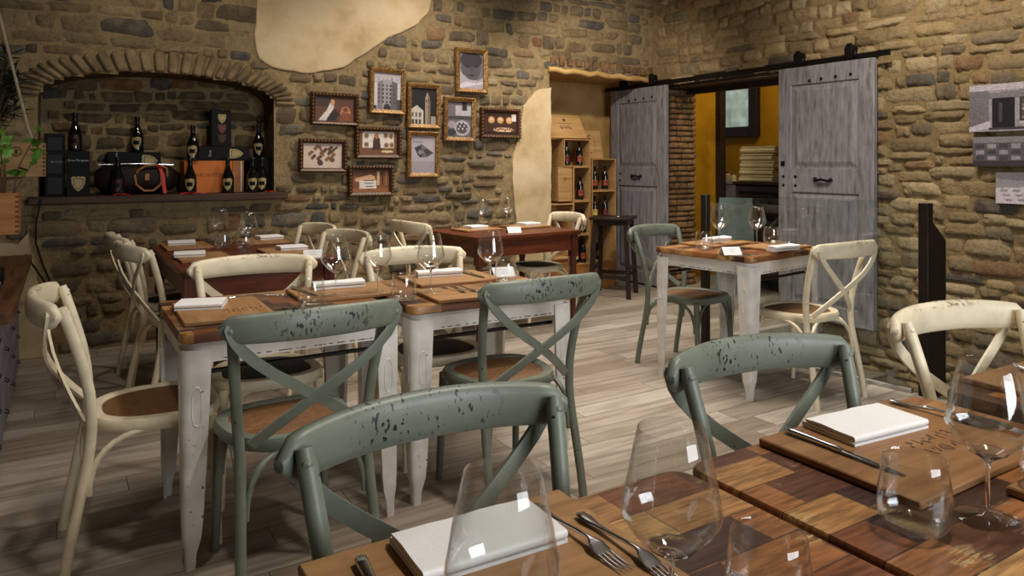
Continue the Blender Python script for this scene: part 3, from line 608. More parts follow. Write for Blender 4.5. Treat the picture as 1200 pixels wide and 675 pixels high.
    for s in (-1, 1):
        arc((s * .198, -.205, .26), (s * .188, -.03, .436)); arc((s * .186, .148, .26), (s * .190, .0, .436))
        arc((s * .182, -.215, .26), (s * .04, -.172, .436)); arc((s * .17, .163, .26), (s * .04, .165, .436))
    return t
GRP = None
CH = {}
def chair(kind, x, y, rz, label):
    green = kind[0] == 'g'; dark = kind.endswith('d')
    if kind not in CH:
        o = make_chair(label, green, None, dark); o.location = (x, y, 0); o.rotation_euler = (0, 0, math.radians(rz)); CH[kind] = o
    else: o = dup(CH[kind], (x, y, 0), math.radians(rz), label)
    o['group'] = 'green cross-back chairs' if green else 'cream cross-back chairs'
    return o
chair('cr', .272, 2.825, -90, 'cream cross-back chair at the left end of the white tables, cane seat in view')
chair('gr', .625, 2.42, 2, 'green cross-back chair turned away from us at the left white table')
chair('gr', 1.505, 2.52, 1, 'green cross-back chair turned away from us at the middle white table')
chair('crd', .70, 3.045, 176, 'cream cross-back chair facing us across the left white table')
chair('crd', 1.43, 2.985, 174, 'cream cross-back chair facing us across the middle white table')
chair('gr', .55, .84, 180, 'green cross-back chair largest in the foreground, behind the two forks')
chair('gr', 1.335, .82, 172.5, 'green cross-back chair in the foreground, behind the second near table')
chair('cr', 2.16, .81, 170, 'cream cross-back chair at the right edge, in front of the dark steel post')
chair('gr', 3.435, 3.35, 190, 'green cross-back chair at the far side of the white table by the glass')
chair('cr', 3.585, 2.67, 0, 'cream cross-back chair turned away from us at the table by the glass')
chair('crd', .58, 4.905, -85, 'cream cross-back chair left of the long red table, nearer the stone wall')
chair('crd', .60, 4.35, -80, 'cream cross-back chair left of the long red table, nearer to us')
chair('crd', 1.19, 4.90, 98, 'cream cross-back chair right of the long red table, nearer the stone wall')
chair('crd', 1.2, 4.30, 102, 'cream cross-back chair right of the long red table, beside the white card')
chair('crd', 2.45, 4.93, -84, 'cream cross-back chair left of the red table by the niche')
chair('crd', 3.33, 4.99, 86, 'cream cross-back chair right of the red table, beside the wine crates')

# ------------------------------------------------------------------ tables
TH = 0.76; EPS = .0006
def make_table(label, W=.75, D=.72):
    t = thing('dining_table', label, 'table')
    mb = MB(); pl = rrect(W, D, .035, 5); n = len(pl); rings = [(0.985, .727), (1.0, .731), (1.0, .754), (0.99, .76)]
    vs = [(x * s, y * s, z) for s, z in rings for x, y in pl]
    fs = [(i * n + k, i * n + (k + 1) % n, (i + 1) * n + (k + 1) % n, (i + 1) * n + k) for i in range(3) for k in range(n)] + [tuple(range(n))[::-1], tuple(3 * n + k for k in range(n))]
    mb.add(vs, fs).build('tabletop', 'patchwork_wood', t, angle=50)
    a, b = W - .03, D - .03
    mb = MB(); pl = rrect(a, b, .05, 6); pi_ = rrect(a - .012, b - .012, .045, 6); n = len(pl)
    vs = [(x, y, z) for z in (.727, .66) for x, y in pl] + [(x, y, z) for z in (.66, .727) for x, y in pi_]
    mb.add(vs, [(i * n + (k + 1) % n, i * n + k, (i + 1) % 4 * n + k, (i + 1) % 4 * n + (k + 1) % n) for i in range(4) for k in range(n)]).build('apron', 'white_apron', t, angle=50)
    for sx in (-1, 1):
        for sy in (-1, 1):
            mb = MB(); secs = [(.705, .090, .0), (.64, .088, .0), (.40, .076, .002), (.16, .060, .005), (.10, .052, .007), (.065, .038, .012), (.05, .032, .014), (0.0, .029, .014)]
            P = []                  # an angle of folded sheet with a rounded outer corner, open on the inside
            for z, w, o_ in secs:
                ox, oy = a / 2 - o_ + .010, b / 2 - o_ + .010; r_, th_ = w * .30, min(.012, w * .4)
                L_ = [(ox - w, oy)] + [(ox - r_ + r_ * math.sin(q), oy - r_ + r_ * math.cos(q)) for q in [PI / 2 * k / 5 for k in range(6)]] + [(ox, oy - w), (ox - th_, oy - w)] + [(ox - th_ - r_ * .6 + r_ * .6 * math.sin(q), oy - th_ - r_ * .6 + r_ * .6 * math.cos(q)) for q in [PI / 2 * (1 - k / 3) for k in range(4)]] + [(ox - w, oy - th_)]
                P += [(sx * x, sy * y, z) for x, y in L_]; n = len(L_)
            fs = [(i * n + k, (i + 1) * n + k, (i + 1) * n + (k + 1) % n, i * n + (k + 1) % n) for i in range(len(secs) - 1) for k in range(n)] + [tuple(range(n)), tuple((len(secs) - 1) * n + k for k in range(n))[::-1]]
            fs = [f[::-1] for f in fs]
            if sx * sy < 0: fs = [f[::-1] for f in fs]
            mb.add(P, fs); leg = mb.build('leg', 'white_metal', t, angle=35)
            for ax in (0, 1):       # embossed slot on each outward face
                pts = []; zz0 = .525
                for k in range(21):
                    q = 2 * PI * k / 20; uu_ = .015 * math.copysign(abs(math.cos(q)) ** .8, math.cos(q)); ww = .062 * math.copysign(abs(math.sin(q)) ** .8, math.sin(q)); pts.append((uu_, ww))
                if ax == 0: path = [(sx * (a / 2 - .035 + u), sy * (b / 2 + .0095 - (.50 - (zz0 + w)) * .006), zz0 + w) for u, w in pts]
                else: path = [(sx * (a / 2 + .0095 - (.50 - (zz0 + w)) * .006), sy * (b / 2 - .035 + u), zz0 + w) for u, w in pts]
                MB().tube(path, .0019, 6, cap=False).build('embossed_slot', 'white_metal', leg)
    for sy in (-1, 1):
        MB().tube([(-a / 2 + .05, sy * (b / 2 - .06), .615), (a / 2 - .05, sy * (b / 2 - .06), .615)], .008, 6).build('stretcher', 'dark_steel', t)
    return t
T0 = make_table('left one of the long pair of white tables, two legs in front', .75, .66); T0.location = (.685, 2.815, 0)
T0['group'] = 'white metal tables with wooden tops'
def table(x, y, rz, label, dz=0.0):
    return dup(T0, (x, y, dz), math.radians(rz), label)
TM = table(1.49, 2.835, -1, 'right one of the long pair of white tables, joined to the left one')
TR = table(3.50, 3.04, 7.5, 'white table with patchwork top beside the glass balustrade, set for two'); TR.scale = (.99, 1.03, 1.04)
TN1 = table(.555, .61, 0, 'near patchwork table at the bottom of the picture, under two forks')
TN2 = table(1.32, .61, 0, 'second near patchwork table, under the whole wine glass')
TN3 = table(2.15, .59, -2, 'third near patchwork table, cut off at the right edge')

def make_red_table(label, W, D, name='dining_table', gate=False):
    t = thing(name, label, 'table')
    MB().box((0, 0, .757), (W, D, .026), .006, segs=2).box((0, 0, .738), (W - .02, D - .02, .014), .003).build('tabletop', 'red_wood', t)
    a, b = W - .1, D - .1; mb = MB()
    for s in (-1, 1):
        mb.box((0, s * b / 2, .672), (a, .022, .12), .003); mb.box((s * a / 2, 0, .672), (.022, b, .12), .003)
    mb.build('apron', 'red_wood', t)
    for sx in (-1, 1):
        for sy in (-1, 1):
            x, y = sx * (a / 2 - .005), sy * (b / 2 - .005)
            MB().box((x, y, .645), (.062, .062, .175), .004).lathe([(.018, 0), (.026, .03), (.020, .06), (.024, .20), (.030, .42), (.024, .47), (.031, .50), (.025, .53), (.03, .56)], 14, (x, y, 0), True).build('leg', 'red_wood_upright', t)
    return t
R1 = make_red_table('long dark red wooden table below the arched recess, laid with four napkins', .84, 1.24); R1.location = (.90, 4.60, 0); R1.rotation_euler = (0, 0, math.radians(1))
R2 = make_red_table('dark red wooden table by the plastered niche, with two napkins and a white card', 1.02, .78); R2.location = (2.995, 4.98, 0); R2.rotation_euler = (0, 0, math.radians(5))

# ------------------------------------------------------------------ things on the tables
def make_board(label, w=.40, d=.30, m='board_wood'):
    o = MB().box((0, 0, .0075), (w, d, .015), .003).build('placemat_board', m); return tag(o, label, 'placemat', 'wooden placemat boards')
B0 = {}
def board(x, y, z, rz, label, m='board_wood', w=.40, d=.30):
    k = (m, w, d)
    if k not in B0: o = make_board(label, w, d, m); B0[k] = o
    else:
        o = B0[k].copy(); COL.objects.link(o); o['label'] = label
    o.location = (x, y, z); o.rotation_euler = (0, 0, math.radians(rz)); BR.append((x, y, z, math.radians(rz), w, d)); return o
Z = TH + EPS; ZB = TH + .015 + 2 * EPS; ZT = .76 * 1.04 + EPS; ZTB = ZT + .015 + EPS; BR = []
b1 = board(.47, .805, Z, 0, 'brown board near the bottom edge, under a napkin and the two shiny forks', 'board_wood', .42, .30)
b2 = board(1.345, .775, Z, 0, 'darker board in the right foreground, under the bright folded napkin and a long knife', 'dark_board_wood', .43, .31)
b3 = board(2.09, .77, Z, -2, 'board at the right edge, behind the large wine glass', 'dark_board_wood', .43, .31)
b4 = board(1.52, .425, Z, 0, 'board corner at the bottom right edge, on the viewer side of the table', 'dark_board_wood', .43, .31)
b5 = board(.49, 2.79, Z, 89, 'board on the left white table under the square napkin nearest its left end', 'board_wood', .40, .30)
b6 = board(.985, 2.93, Z, -2, 'board on the left white table under the rolled napkin, beside the tumbler', 'board_wood', .40, .30)
b7 = board(1.52, 3.01, Z, -2, 'board on the middle white table under the rolled napkin', 'board_wood', .40, .30)
b8 = board(1.43, 2.64, Z, -3, 'board on the middle white table near the green chair, under two fork ends', 'board_wood', .40, .28)
b9 = board(3.49, 3.21, ZT, 7, 'board at the back of the white table by the glass balustrade', 'board_wood', .36, .26)
b10 = board(3.66, 2.88, ZT, 7, 'board at the front right of the white table by the glass balustrade', 'board_wood', .36, .26)
ZR = .770 + EPS
RT1 = [(.66, 5.0, 'far left'), (.66, 4.36, 'near left'), (1.14, 5.05, 'far right'), (1.13, 4.38, 'near right')]
for x, y, w in RT1: board(x, y, ZR, 91, 'slatted board on the long red table, at its %s place' % w, 'board_wood', .36, .27)
board(2.80, 5.06, ZR, 5, 'board on the red table by the niche, at its left place', 'board_wood', .34, .26)
board(3.27, 5.08, ZR, 5, 'board on the red table by the niche, at its right place', 'board_wood', .34, .26)
def scribble(name, w, h, n, m, parent, loc, rot=(0, 0, 0), seed=1):      # burnt writing too blurred to read
    r = random.Random(seed); mb = MB()
    for k in range(n):
        x = -w / 2 + w * (k + .5) / n; cw = w / n * .8
        for q in range(r.choice((2, 3, 3))):
            a = Vector((x + r.uniform(-.5, .5) * cw, r.uniform(-.5, .5) * h, 0)); b = Vector((x + r.uniform(-.5, .5) * cw, r.uniform(-.5, .5) * h, 0)); mb.tube([a, (a + b) / 2 + Vector((r.uniform(-.2, .2) * cw, r.uniform(-.2, .2) * h, 0)), b], [(.0004, h * .07)] * 3, 4, up=(0, 0, 1))
    o = mb.build(name, m, parent, smooth=False); o.location = loc; o.rotation_euler = rot; return o
# burnt brand on the board
def brand(b, w, h, loc, rz=0, seed=1):
    for k in range(2): scribble('burnt_brand', w * (1 - .2 * k), h, 9 - 2 * k, 'burnt_ink', b, (loc[0] + k * h * 1.3 * math.sin(rz), loc[1] - k * h * 1.3 * math.cos(rz), .0153), (0, 0, rz), seed + k)
brand(b2, .15, .030, (.055, -.02), 0, 3); brand(b1, .15, .03, (.03, -.09), 0, 5); brand(b5, .14, .03, (-.04, -.06), -PI / 2, 7)

def sheet(path, width, th, nw=6, amp=.002, seed=0):
    pts = [Vector((0, p[0], p[1])) for p in path]
    for _ in range(2):
        q = [pts[0]]
        for i in range(len(pts) - 1): q += [pts[i] * .75 + pts[i + 1] * .25, pts[i] * .25 + pts[i + 1] * .75]
        q.append(pts[-1]); pts = q
    n = len(pts); top = []; bot = []
    for i, p in enumerate(pts):
        tg = (pts[min(i + 1, n - 1)] - pts[max(i - 1, 0)]).normalized(); nn = Vector((0, -tg.z, tg.y))
        for j in range(nw + 1):
            x = -width / 2 + width * j / nw; w = amp * mnoise.noise(Vector((x * 14, p.y * 14, seed)))
            top.append((x, p.y + nn.y * th / 2, max(th * .05, p.z + nn.z * th / 2 + max(0, w) * p.z / .015))); bot.append((x, p.y - nn.y * th / 2, max(0.0, p.z - nn.z * th / 2 + max(0, w) * p.z / .015)))
    m = nw + 1; N = n * m; fs = []
    for i in range(n - 1):
        for j in range(nw):
            fs.append((i * m + j, i * m + j + 1, (i + 1) * m + j + 1, (i + 1) * m + j)); fs.append((N + i * m + j, N + (i + 1) * m + j, N + (i + 1) * m + j + 1, N + i * m + j + 1))
    for i in range(n - 1):
        fs.append((i * m, (i + 1) * m, N + (i + 1) * m, N + i * m)); fs.append((i * m + nw, N + i * m + nw, N + (i + 1) * m + nw, (i + 1) * m + nw))
    for j in range(nw):
        fs.append((j, N + j, N + j + 1, j + 1)); fs.append(((n - 1) * m + j, (n - 1) * m + j + 1, N + (n - 1) * m + j + 1, N + (n - 1) * m + j))
    return MB().add(top + bot, fs)
def fold_path(d, t=.0045, n=3):
    out = [(-d / 2, t / 2)]; s = 1
    for i in range(n):
        z = t / 2 + i * t * 1.25; e = s * (d / 2 - .002 * i); out += [(e * .96, z)]
        if i < n - 1: out += [(e * 1.0, z + t * .2), (e * 1.0, z + t * 1.05), (e * .96, z + t * 1.25)]
        s = -s
    out.append((s * -1 * d / 2 * .99, t / 2 + (n - 1) * t * 1.25)) if False else None
    return out
NAP = {}
def napkin(kind, x, y, z, rz, label):
    if kind not in NAP:
        w, d, th, n = {'flat': (.215, .118, .005, 3), 'square': (.16, .135, .006, 3), 'roll': (.215, .062, .008, 3)}[kind]
        o = sheet(fold_path(d, th, n), w, th, 8, .005 if kind == 'flat' else .003, len(NAP)).build('napkin', 'cloth_white', angle=60)
        NAP[kind] = o
    else: o = NAP[kind].copy(); COL.objects.link(o)
    tag(o, label, 'napkin', 'white folded napkins'); o.location = (x, y, z); o.rotation_euler = (0, 0, math.radians(rz)); return o
napkin('flat', .487, .873, ZB, -2, 'white folded napkin at the bottom of the picture, seen through the cut off wine glass')
napkin('flat', 1.355, .853, ZB, -5, 'white folded napkin brightest in the right foreground, on the darker board')
napkin('square', .43, 2.86, ZB, -18, 'square white napkin at the left end of the left white table')
napkin('roll', .99, 3.00, ZB, -6, 'rolled white napkin on the left white table, behind the tumbler')
napkin('roll', 1.49, 3.06, ZB, -8, 'rolled white napkin on the middle white table, behind the wine glass')
napkin('roll', *at(840, 281, ZTB + .01), ZTB, 4, 'rolled white napkin at the back of the white table by the glass balustrade')
napkin('roll', *at(918, 291, ZTB + .01), ZTB, 0, 'rolled white napkin at the front right of the white table by the glass balustrade')
napkin('square', .64, 5.06, ZR + .015 + EPS, -4, 'white napkin at the far left place of the long red table')
napkin('square', .60, 4.40, ZR + .015 + EPS, -8, 'white napkin at the near left place of the long red table')
napkin('square', 1.20, 5.12, ZR + .015 + EPS, 6, 'white napkin at the far right place of the long red table, close to the wall')
napkin('square', 1.17, 4.42, ZR + .015 + EPS, 0, 'white napkin at the near right place of the long red table, beside the white card')
napkin('square', 2.80, 5.08, ZR + .015 + EPS, 5, 'white napkin at the left place of the red table by the niche')
napkin('square', 3.32, 5.10, ZR + .015 + EPS, 5, 'white napkin at the right place of the red table by the niche')
def card(x, y, z, rz, label):
    o = MB().prism([(-.05, 0), (.05, 0), (.05, .001), (-.05, .001)], -.03, .03, axis='x').build('reservation_card', 'card_white', smooth=False) if False else None
    mb = MB(); h, s, t = .042, .034, .0015
    mb.add([(-.055, -s, 0), (.055, -s, 0), (.055, 0, h), (-.055, 0, h), (-.055, s, 0), (.055, s, 0), (-.055, -s + .002, 0), (.055, -s + .002, 0), (.055, 0, h - .002), (-.055, 0, h - .002), (-.055, s - .002, 0), (.055, s - .002, 0)],
           [(0, 1, 2, 3), (3, 2, 5, 4), (7, 6, 9, 8), (8, 9, 10, 11), (0, 3, 9, 6), (3, 4, 10, 9), (2, 1, 7, 8), (5, 2, 8, 11), (1, 0, 6, 7), (4, 5, 11, 10)])
    o = mb.build('reservation_card', 'card_white', smooth=False); tag(o, label, 'card', 'white table cards'); o.location = (x, y, z); o.rotation_euler = (0, 0, math.radians(rz))
    ln = MB()
    ang = math.atan2(h, s)
    for k, (q, w) in enumerate(((.72, .05), (.5, .03), (.35, .04))):
        c = Vector((0, -s + s * q, h * q)); nrm = Vector((0, -h, s)).normalized(); d = Vector((0, s, h)).normalized()
        cs = [c + nrm * .0004 + Vector((a, 0, 0)) + d * b for a, b in ((-w / 2, -.0012), (w / 2, -.0012), (w / 2, .0012), (-w / 2, .0012))]; ln.add(cs, [(0, 1, 2, 3)])
    ln.build('print', 'silver_ink', o, smooth=False); return o
card(1.205, 4.09, ZR, -18, 'white tent card at the near right corner of the long red table')
card(2.955, 4.75, ZR, -12, 'white tent card at the front edge of the red table by the niche')
card(*at(856, 298, ZT), ZT, -20, 'white tent card at the front corner of the white table by the glass balustrade')
card(1.797, 2.99, Z, -8, 'white tent card on the middle white table, behind the tumbler at its right end')

def wine_glass(label):
    t = thing('wine_glass', label, 'glass', group='wine glasses')
    MB().lathe([(.0025, .088), (.010, .091), (.026, .102), (.045, .120), (.0560, .137), (.0575, .143), (.0565, .150), (.050, .185), (.0435, .215), (.0385, .238), (.0378, .2385), (.0375, .237), (.0425, .214), (.049, .184), (.0552, .150), (.0562, .143), (.0548, .138), (.044, .1215), (.0255, .104), (.009, .094), (0, .0925)], 36).build('bowl', 'drinking_glass', t, angle=60)
    MB().lathe([(.0032, .006), (.0030, .03), (.0030, .06), (.0034, .078), (.0048, .087), (.009, .0908), (.017, .0956), (.027, .1022), (.026, .1038), (.016, .0978), (.008, .0945), (0, .0935)], 20).build('stem', 'solid_glass', t, angle=60)
    MB().lathe([(.043, 0), (.0445, .0008), (.043, .0016), (.022, .0032), (.008, .006), (.0035, .011), (0, .012)], 36).build('foot', 'drinking_glass', t, angle=60)
    return t
def tumbler(label):
    t = thing('tumbler', label, 'glass', group='water tumblers')
    MB().lathe([(.0, .0), (.034, .0), (.042, .004), (.049, .016), (.0515, .032), (.0495, .060), (.0455, .088), (.0435, .104), (.043, .1045), (.0425, .104), (.0445, .088), (.0485, .060), (.0503, .033), (.048, .018), (.041, .008), (.033, .006), (0, .006)], 36).build('wall', 'drinking_glass', t, angle=60)
    MB().lathe([(0, .0065), (.030, .0068), (.0385, .0085), (.044, .014), (.0435, .0142), (.037, .0105), (.028, .0092), (0, .009)], 30).build('base', 'drinking_glass', t, angle=60)
    return t
G0 = wine_glass('wine glass standing whole in the right foreground, its foot on the second near table'); G0.location = (1.195, .555, Z)
K0 = tumbler('tumbler in the right foreground, left of the whole wine glass'); K0.location = (1.072, .598, Z)
def surf(x, y, z, r):           # stands on the table, or wholly on a board
    for _ in range(3):
        for bx, by, bz, ba, w, d in BR:
            if abs(bz - z) > .004: continue
            c, s = math.cos(ba), math.sin(ba); u, v = (x - bx) * c + (y - by) * s, -(x - bx) * s + (y - by) * c
            if abs(u) > w / 2 + r or abs(v) > d / 2 + r: continue
            if abs(u) < w / 2 - r and abs(v) < d / 2 - r: return x, y, z + .015 + EPS
            pu, pv = w / 2 + r + .001 - abs(u), d / 2 + r + .001 - abs(v)
            qu, qv = max(0, abs(u) - (w / 2 - r)), max(0, abs(v) - (d / 2 - r))
            if qu + qv < min(pu, pv): u = math.copysign(min(abs(u), w / 2 - r - .001), u); v = math.copysign(min(abs(v), d / 2 - r - .001), v)
            elif pu < pv: u = math.copysign(w / 2 + r + .001, u)
            else: v = math.copysign(d / 2 + r + .001, v)
            x, y = bx + u * c - v * s, by + u * s + v * c
    return x, y, z
def gl(x, y, z, label): return dup(G0, surf(x, y, z, .045), random.uniform(0, 6), label)
def tu(x, y, z, label): return dup(K0, surf(x, y, z, .0515), random.uniform(0, 6), label)
gl(.590, .607, Z, 'wine glass in the middle foreground, its bowl beside the two forks')
gl(.366, .620, Z, 'wine glass at the bottom of the picture in front of the folded napkin')
tu(.705, .565, Z, 'tumbler cut off at the bottom edge, right of the middle foreground wine glass')
tu(1.36, .555, Z, 'tumbler cut off at the right edge, beside the foot of the whole wine glass')
gl(.921, 2.80, Z, 'wine glass on the left white table, right of its tumbler')
gl(1.098, 2.82, Z, 'wine glass at the joint of the two long white tables')
gl(1.268, 2.70, Z, 'wine glass on the middle white table, in front of its rolled napkin')
gl(1.575, 2.72, Z, 'wine glass on the middle white table, rightmost, against the red table behind')
tu(.80, 2.76, Z, 'tumbler on the left white table in front of its rolled napkin')
tu(1.145, 2.665, Z, 'tumbler near the joint of the two long white tables')
tu(1.70, 2.80, Z, 'tumbler on the middle white table, rightmost, beside the wine glass')
gl(*at(845, 289, ZT), ZT, 'left wine glass on the white table by the glass balustrade')
gl(*at(887, 286, ZT), ZT, 'right wine glass on the white table by the glass balustrade')
tu(*at(902, 288, ZT), ZT, 'tumbler right of the wine glasses on the white table by the glass balustrade')
tu(*at(825, 292, ZT), ZT, 'tumbler left of the white card on the table by the glass balustrade')
gl(.86, 4.98, ZR, 'wine glass on the long red table, the left and farther of its two')
gl(.945, 4.55, ZR, 'wine glass on the long red table, the right and nearer of its two')
tu(.84, 4.75, ZR, 'tumbler on the long red table, left of the nearer wine glass')
tu(.955, 4.70, ZR, 'tumbler on the long red table, behind the nearer wine glass')
gl(2.96, 5.22, ZR, 'wine glass on the red table by the niche, the left one')
gl(3.11, 5.18, ZR, 'wine glass on the red table by the niche, the right one')

def fork(label):
    t = thing('fork', label, 'fork', group='silver forks')
    def strip(name, pts, parent=t, m='silver'):     # (y, z, halfwidth, halfthick)
        path = [(0, y, z) for y, z, w, h in pts]; profs = [[(h * math.copysign(abs(math.sin(a)) ** .8, math.sin(a)), w * math.cos(a)) for a in [2 * PI * k / 12 for k in range(12)]] for y, z, w, h in pts]
        return MB().sect(path, profs, (0, 0, 1)).build(name, m, parent, angle=60)
    strip('handle', [(-.105, .006, .004, .001), (-.101, .006, .0085, .0018), (-.094, .006, .0075, .0022), (-.088, .0055, .0105, .0025), (-.078, .005, .009, .0028), (-.06, .005, .0055, .0028), (-.03, .007, .0034, .0026), (.0, .010, .0030, .0024), (.022, .0115, .0036, .0022), (.03, .011, .006, .0018), (.036, .010, .0105, .0012)])
    strip('head', [(.034, .0104, .009, .0012), (.042, .009, .0122, .0011), (.052, .006, .0130, .0010), (.060, .004, .0130, .0010)])
    for k in range(4):
        x = -.0102 + .0068 * k; MB().tube([(x, .058, .0043), (x, .074, .0022), (x, .09, .0022), (x, .104, .0035)], [(.0011, .0022), (.0011, .002), (.001, .0017), (.0006, .0008)], 8).build('tine', 'silver', t)
    return t
def knife(label):
    t = thing('table_knife', label, 'knife', group='table knives')
    def strip(name, pts, m):
        path = [(0, y, z) for y, z, w, h in pts]; profs = [[(h * math.copysign(abs(math.sin(a)) ** .8, math.sin(a)), w * math.cos(a)) for a in [2 * PI * k / 12 for k in range(12)]] for y, z, w, h in pts]
        return MB().sect(path, profs, (0, 0, 1)).build(name, m, t, angle=60)
    strip('handle', [(-.118, .007, .004, .003), (-.115, .007, .0088, .0052), (-.10, .007, .0085, .0055), (-.06, .0065, .0070, .005), (-.02, .006, .006, .0045), (-.008, .006, .0085, .005), (.0, .006, .0062, .004)], 'silver')
    strip('blade', [(-.002, .006, .005, .0018), (.01, .0055, .0078, .0014), (.06, .004, .0082, .0012), (.095, .003, .0072, .0011), (.112, .0025, .0035, .001), (.118, .0025, .001, .0008)], 'steel_blade')
    return t
F0 = fork('silver fork in the foreground, the left of two, lying close to the napkin'); F0.location = (.612, .815, ZB); F0.rotation_euler = (0, 0, math.radians(178 + 4))
def fk(x, y, z, rz, l): return dup(F0, (x, y, z), math.radians(rz), l)
fk(.650, .757, ZB, 180, 'silver fork in the foreground, the right of two, beside the wine glass')
fk(1.55, .81, ZB, 184, 'silver fork behind the bright napkin, seen beside the whole wine glass')
fk(1.575, .75, ZB, 186, 'silver fork farthest right on the darker board, seen through the whole wine glass')
fk(1.375, 2.70, ZB, 8, 'fork on the middle white table with its tines showing, the left of two')
fk(1.42, 2.69, ZB, 8, 'fork on the middle white table with its tines showing, the right of two')
fk(.699, 2.66, Z, 6, 'fork tines showing over the green chair rail on the left white table, left of two'); fk(.736, 2.66, Z, 6, 'fork tines showing over the green chair rail on the left white table, right of two')
fk(3.70, 3.045, ZT, 97, 'fork lying between the wine glasses on the white table by the glass balustrade')
fk(.665, 3.04, Z, 75, 'fork lying at the back edge of the left white table')
KN0 = knife('long silver knife along the left side of the bright napkin'); KN0.location = (1.197, .80, ZB); KN0.rotation_euler = (0, 0, math.radians(180))
def kn(x, y, z, rz, l): return dup(KN0, (x, y, z), math.radians(rz), l)
kn(.318, .795, ZB, 174, 'silver knife handle at the bottom edge, left of the napkin')
kn(.835, 2.96, ZB, 190, 'knife with its handle at the back of the left white table, beside the rolled napkin')
kn(1.635, 3.0, ZB, 182, 'knife beside the rolled napkin on the middle white table'); kn(3.815, 2.90, ZTB, 187, 'knife right of the napkin on the white table by the glass balustrade')
kn(2.02, .80, ZB, 150, 'silver knife handle at the right edge, behind the whole wine glass')
#PART3
# ------------------------------------------------------------------ sliding doors on their rail
DX = 5.285                       # centre plane of the door leaves
def rail_z(y): return 2.135 + (y - 3.16) * -.004
r_ = thing('sliding_door_rail', 'long black flat rail above the doorway that both grey doors hang from', 'rail', (DX, 0, 0))
MB().box((0, (3.13 + 6.5) / 2, 2.142), (.012, 6.5 - 3.13, .045), .002).build('bar', 'black_metal', r_)
for y in (3.3, 4.0, 4.9, 5.7): MB().tube([(.005, y, 2.142), (RX - DX + .02, y, 2.142)], .014, 8).build('standoff', 'black_metal', r_)
def make_sliding_door(name, y0, y1, z0, z1):
    W, H, T = y1 - y0, z1 - z0, .045
    o = bpy.data.objects.new(name, None); COL.objects.link(o); o.location = (DX, (y0 + y1) / 2, z0); o['kind'] = 'structure'
    st, tr, mr, br_ = .125 * W / .85, .15, .20, .13; mz = H * .545; m = 'grey_door_paint'
    for s in (-1, 1): MB().box((0, s * (W / 2 - st / 2), H / 2), (T, st, H), .004).build('stile', m, o)
    for z, h in ((H - tr / 2, tr), (mz, mr), (br_ / 2, br_)): MB().box((0, 0, z), (T - .003, W - 2 * st + .004, h), .003).build('cross_rail', m, o)
    for za, zb in ((br_, mz - mr / 2), (mz + mr / 2, H - tr)):
        pw, ph = W - 2 * st, zb - za; mb = MB(); mb.box((0, 0, (za + zb) / 2), (.016, pw, ph))
        for s in (-1, 1):
            e, i_ = .018, .055; a = [(-s * 0 + s * .008, y, z) for y, z in ((-pw / 2 + e, za + e), (pw / 2 - e, za + e), (pw / 2 - e, zb - e), (-pw / 2 + e, zb - e))]
            b = [(s * .020, y, z) for y, z in ((-pw / 2 + i_, za + i_), (pw / 2 - i_, za + i_), (pw / 2 - i_, zb - i_), (-pw / 2 + i_, zb - i_))]
            f = [(0, 1, 5, 4), (1, 2, 6, 5), (2, 3, 7, 6), (3, 0, 4, 7), (4, 5, 6, 7)]; mb.add(a + b, f if s > 0 else [q[::-1] for q in f])
        mb.build('panel', m, o, smooth=False)
    hw = .075; MB().tube([(-T / 2 - .002, -hw, mz + .015), (-T / 2 - .022, -hw * .8, mz - .002), (-T / 2 - .03, 0, mz + .012), (-T / 2 - .022, hw * .8, mz - .002), (-T / 2 - .002, hw, mz + .015)], [.017, .012, .010, .012, .017], 8).build('handle', 'black_metal', o)
    for y, z in [(-.11, H - tr + .035), (-.24, H - tr + .04), (.02, H - tr + .03), (.13, H - tr + .025), (W / 2 - .05, mz + .03), (W / 2 - .05, mz - .045), (W / 2 - .17, mz + .03), (W / 2 - .17, mz - .045)]:
        MB().lathe([(0, .006), (.011, .004), (.014, 0)], 10).build('bolt', 'black_metal', o).matrix_local = Matrix.Translation((-T / 2, y, z)) @ Matrix.Rotation(-PI / 2, 4, 'Y')
    MB().box((-T / 2 - .002, W / 2 - .045, mz + .14), (.006, .035, .045)).build('lock_plate', 'black_metal', o)
    for s in (-1, 1):
        y = s * W * .27; MB().box((-.012, y, H + .05), (.03, .10, .05), .006).tube([(-.035, y, H + .085), (.02, y, H + .085)], .042, 16).box((-.03, y, H + .075), (.012, .05, .12), .004).build('hanger_wheel', 'black_metal', o)
    return o
make_sliding_door('door_1', 5.50, 6.38, .02, 2.115)
make_sliding_door('door_2', 3.245, 4.115, .02, 2.115)

# ------------------------------------------------------------------ stairwell balustrade
g = thing('glass_balustrade', 'clear glass balustrade panel beside the set white table, before the grey door', 'balustrade', (4.10, 2.25, 0), math.radians(7.2))
MB().box((0, .74, .555), (.012, 1.36, 1.06)).build('glass_panel', 'balustrade_glass', g)
MB().box((0, .74, .012), (.035, 1.38, .024), .003).build('floor_channel', 'strip_metal', g)
for y in (.15, .74, 1.3): MB().tube([(-.03, y, .09), (.03, y, .09)], .022, 14).build('clamp', 'silver', g)
MB().box((0, 1.45, .54), (.05, .05, 1.08), .003).build('end_post', 'dark_steel', g)
p_ = thing('stair_post', 'dark steel post with a sloping side plate at the end of the glass balustrade', 'post', (4.10, 2.225, 0))
MB().box((0, 0, .54), (.055, .055, 1.08), .003).build('post', 'dark_steel', p_)
MB().prism([(.0, -.02), (.19, -.02), (.19, .86), (.02, 1.0), (.0, 1.0)], -.012, .012, axis='y').build('side_plate', 'dark_steel', p_, smooth=False)
MB().box((.10, 0, .012), (.22, .07, .024), .003).build('foot_plate', 'dark_steel', p_)

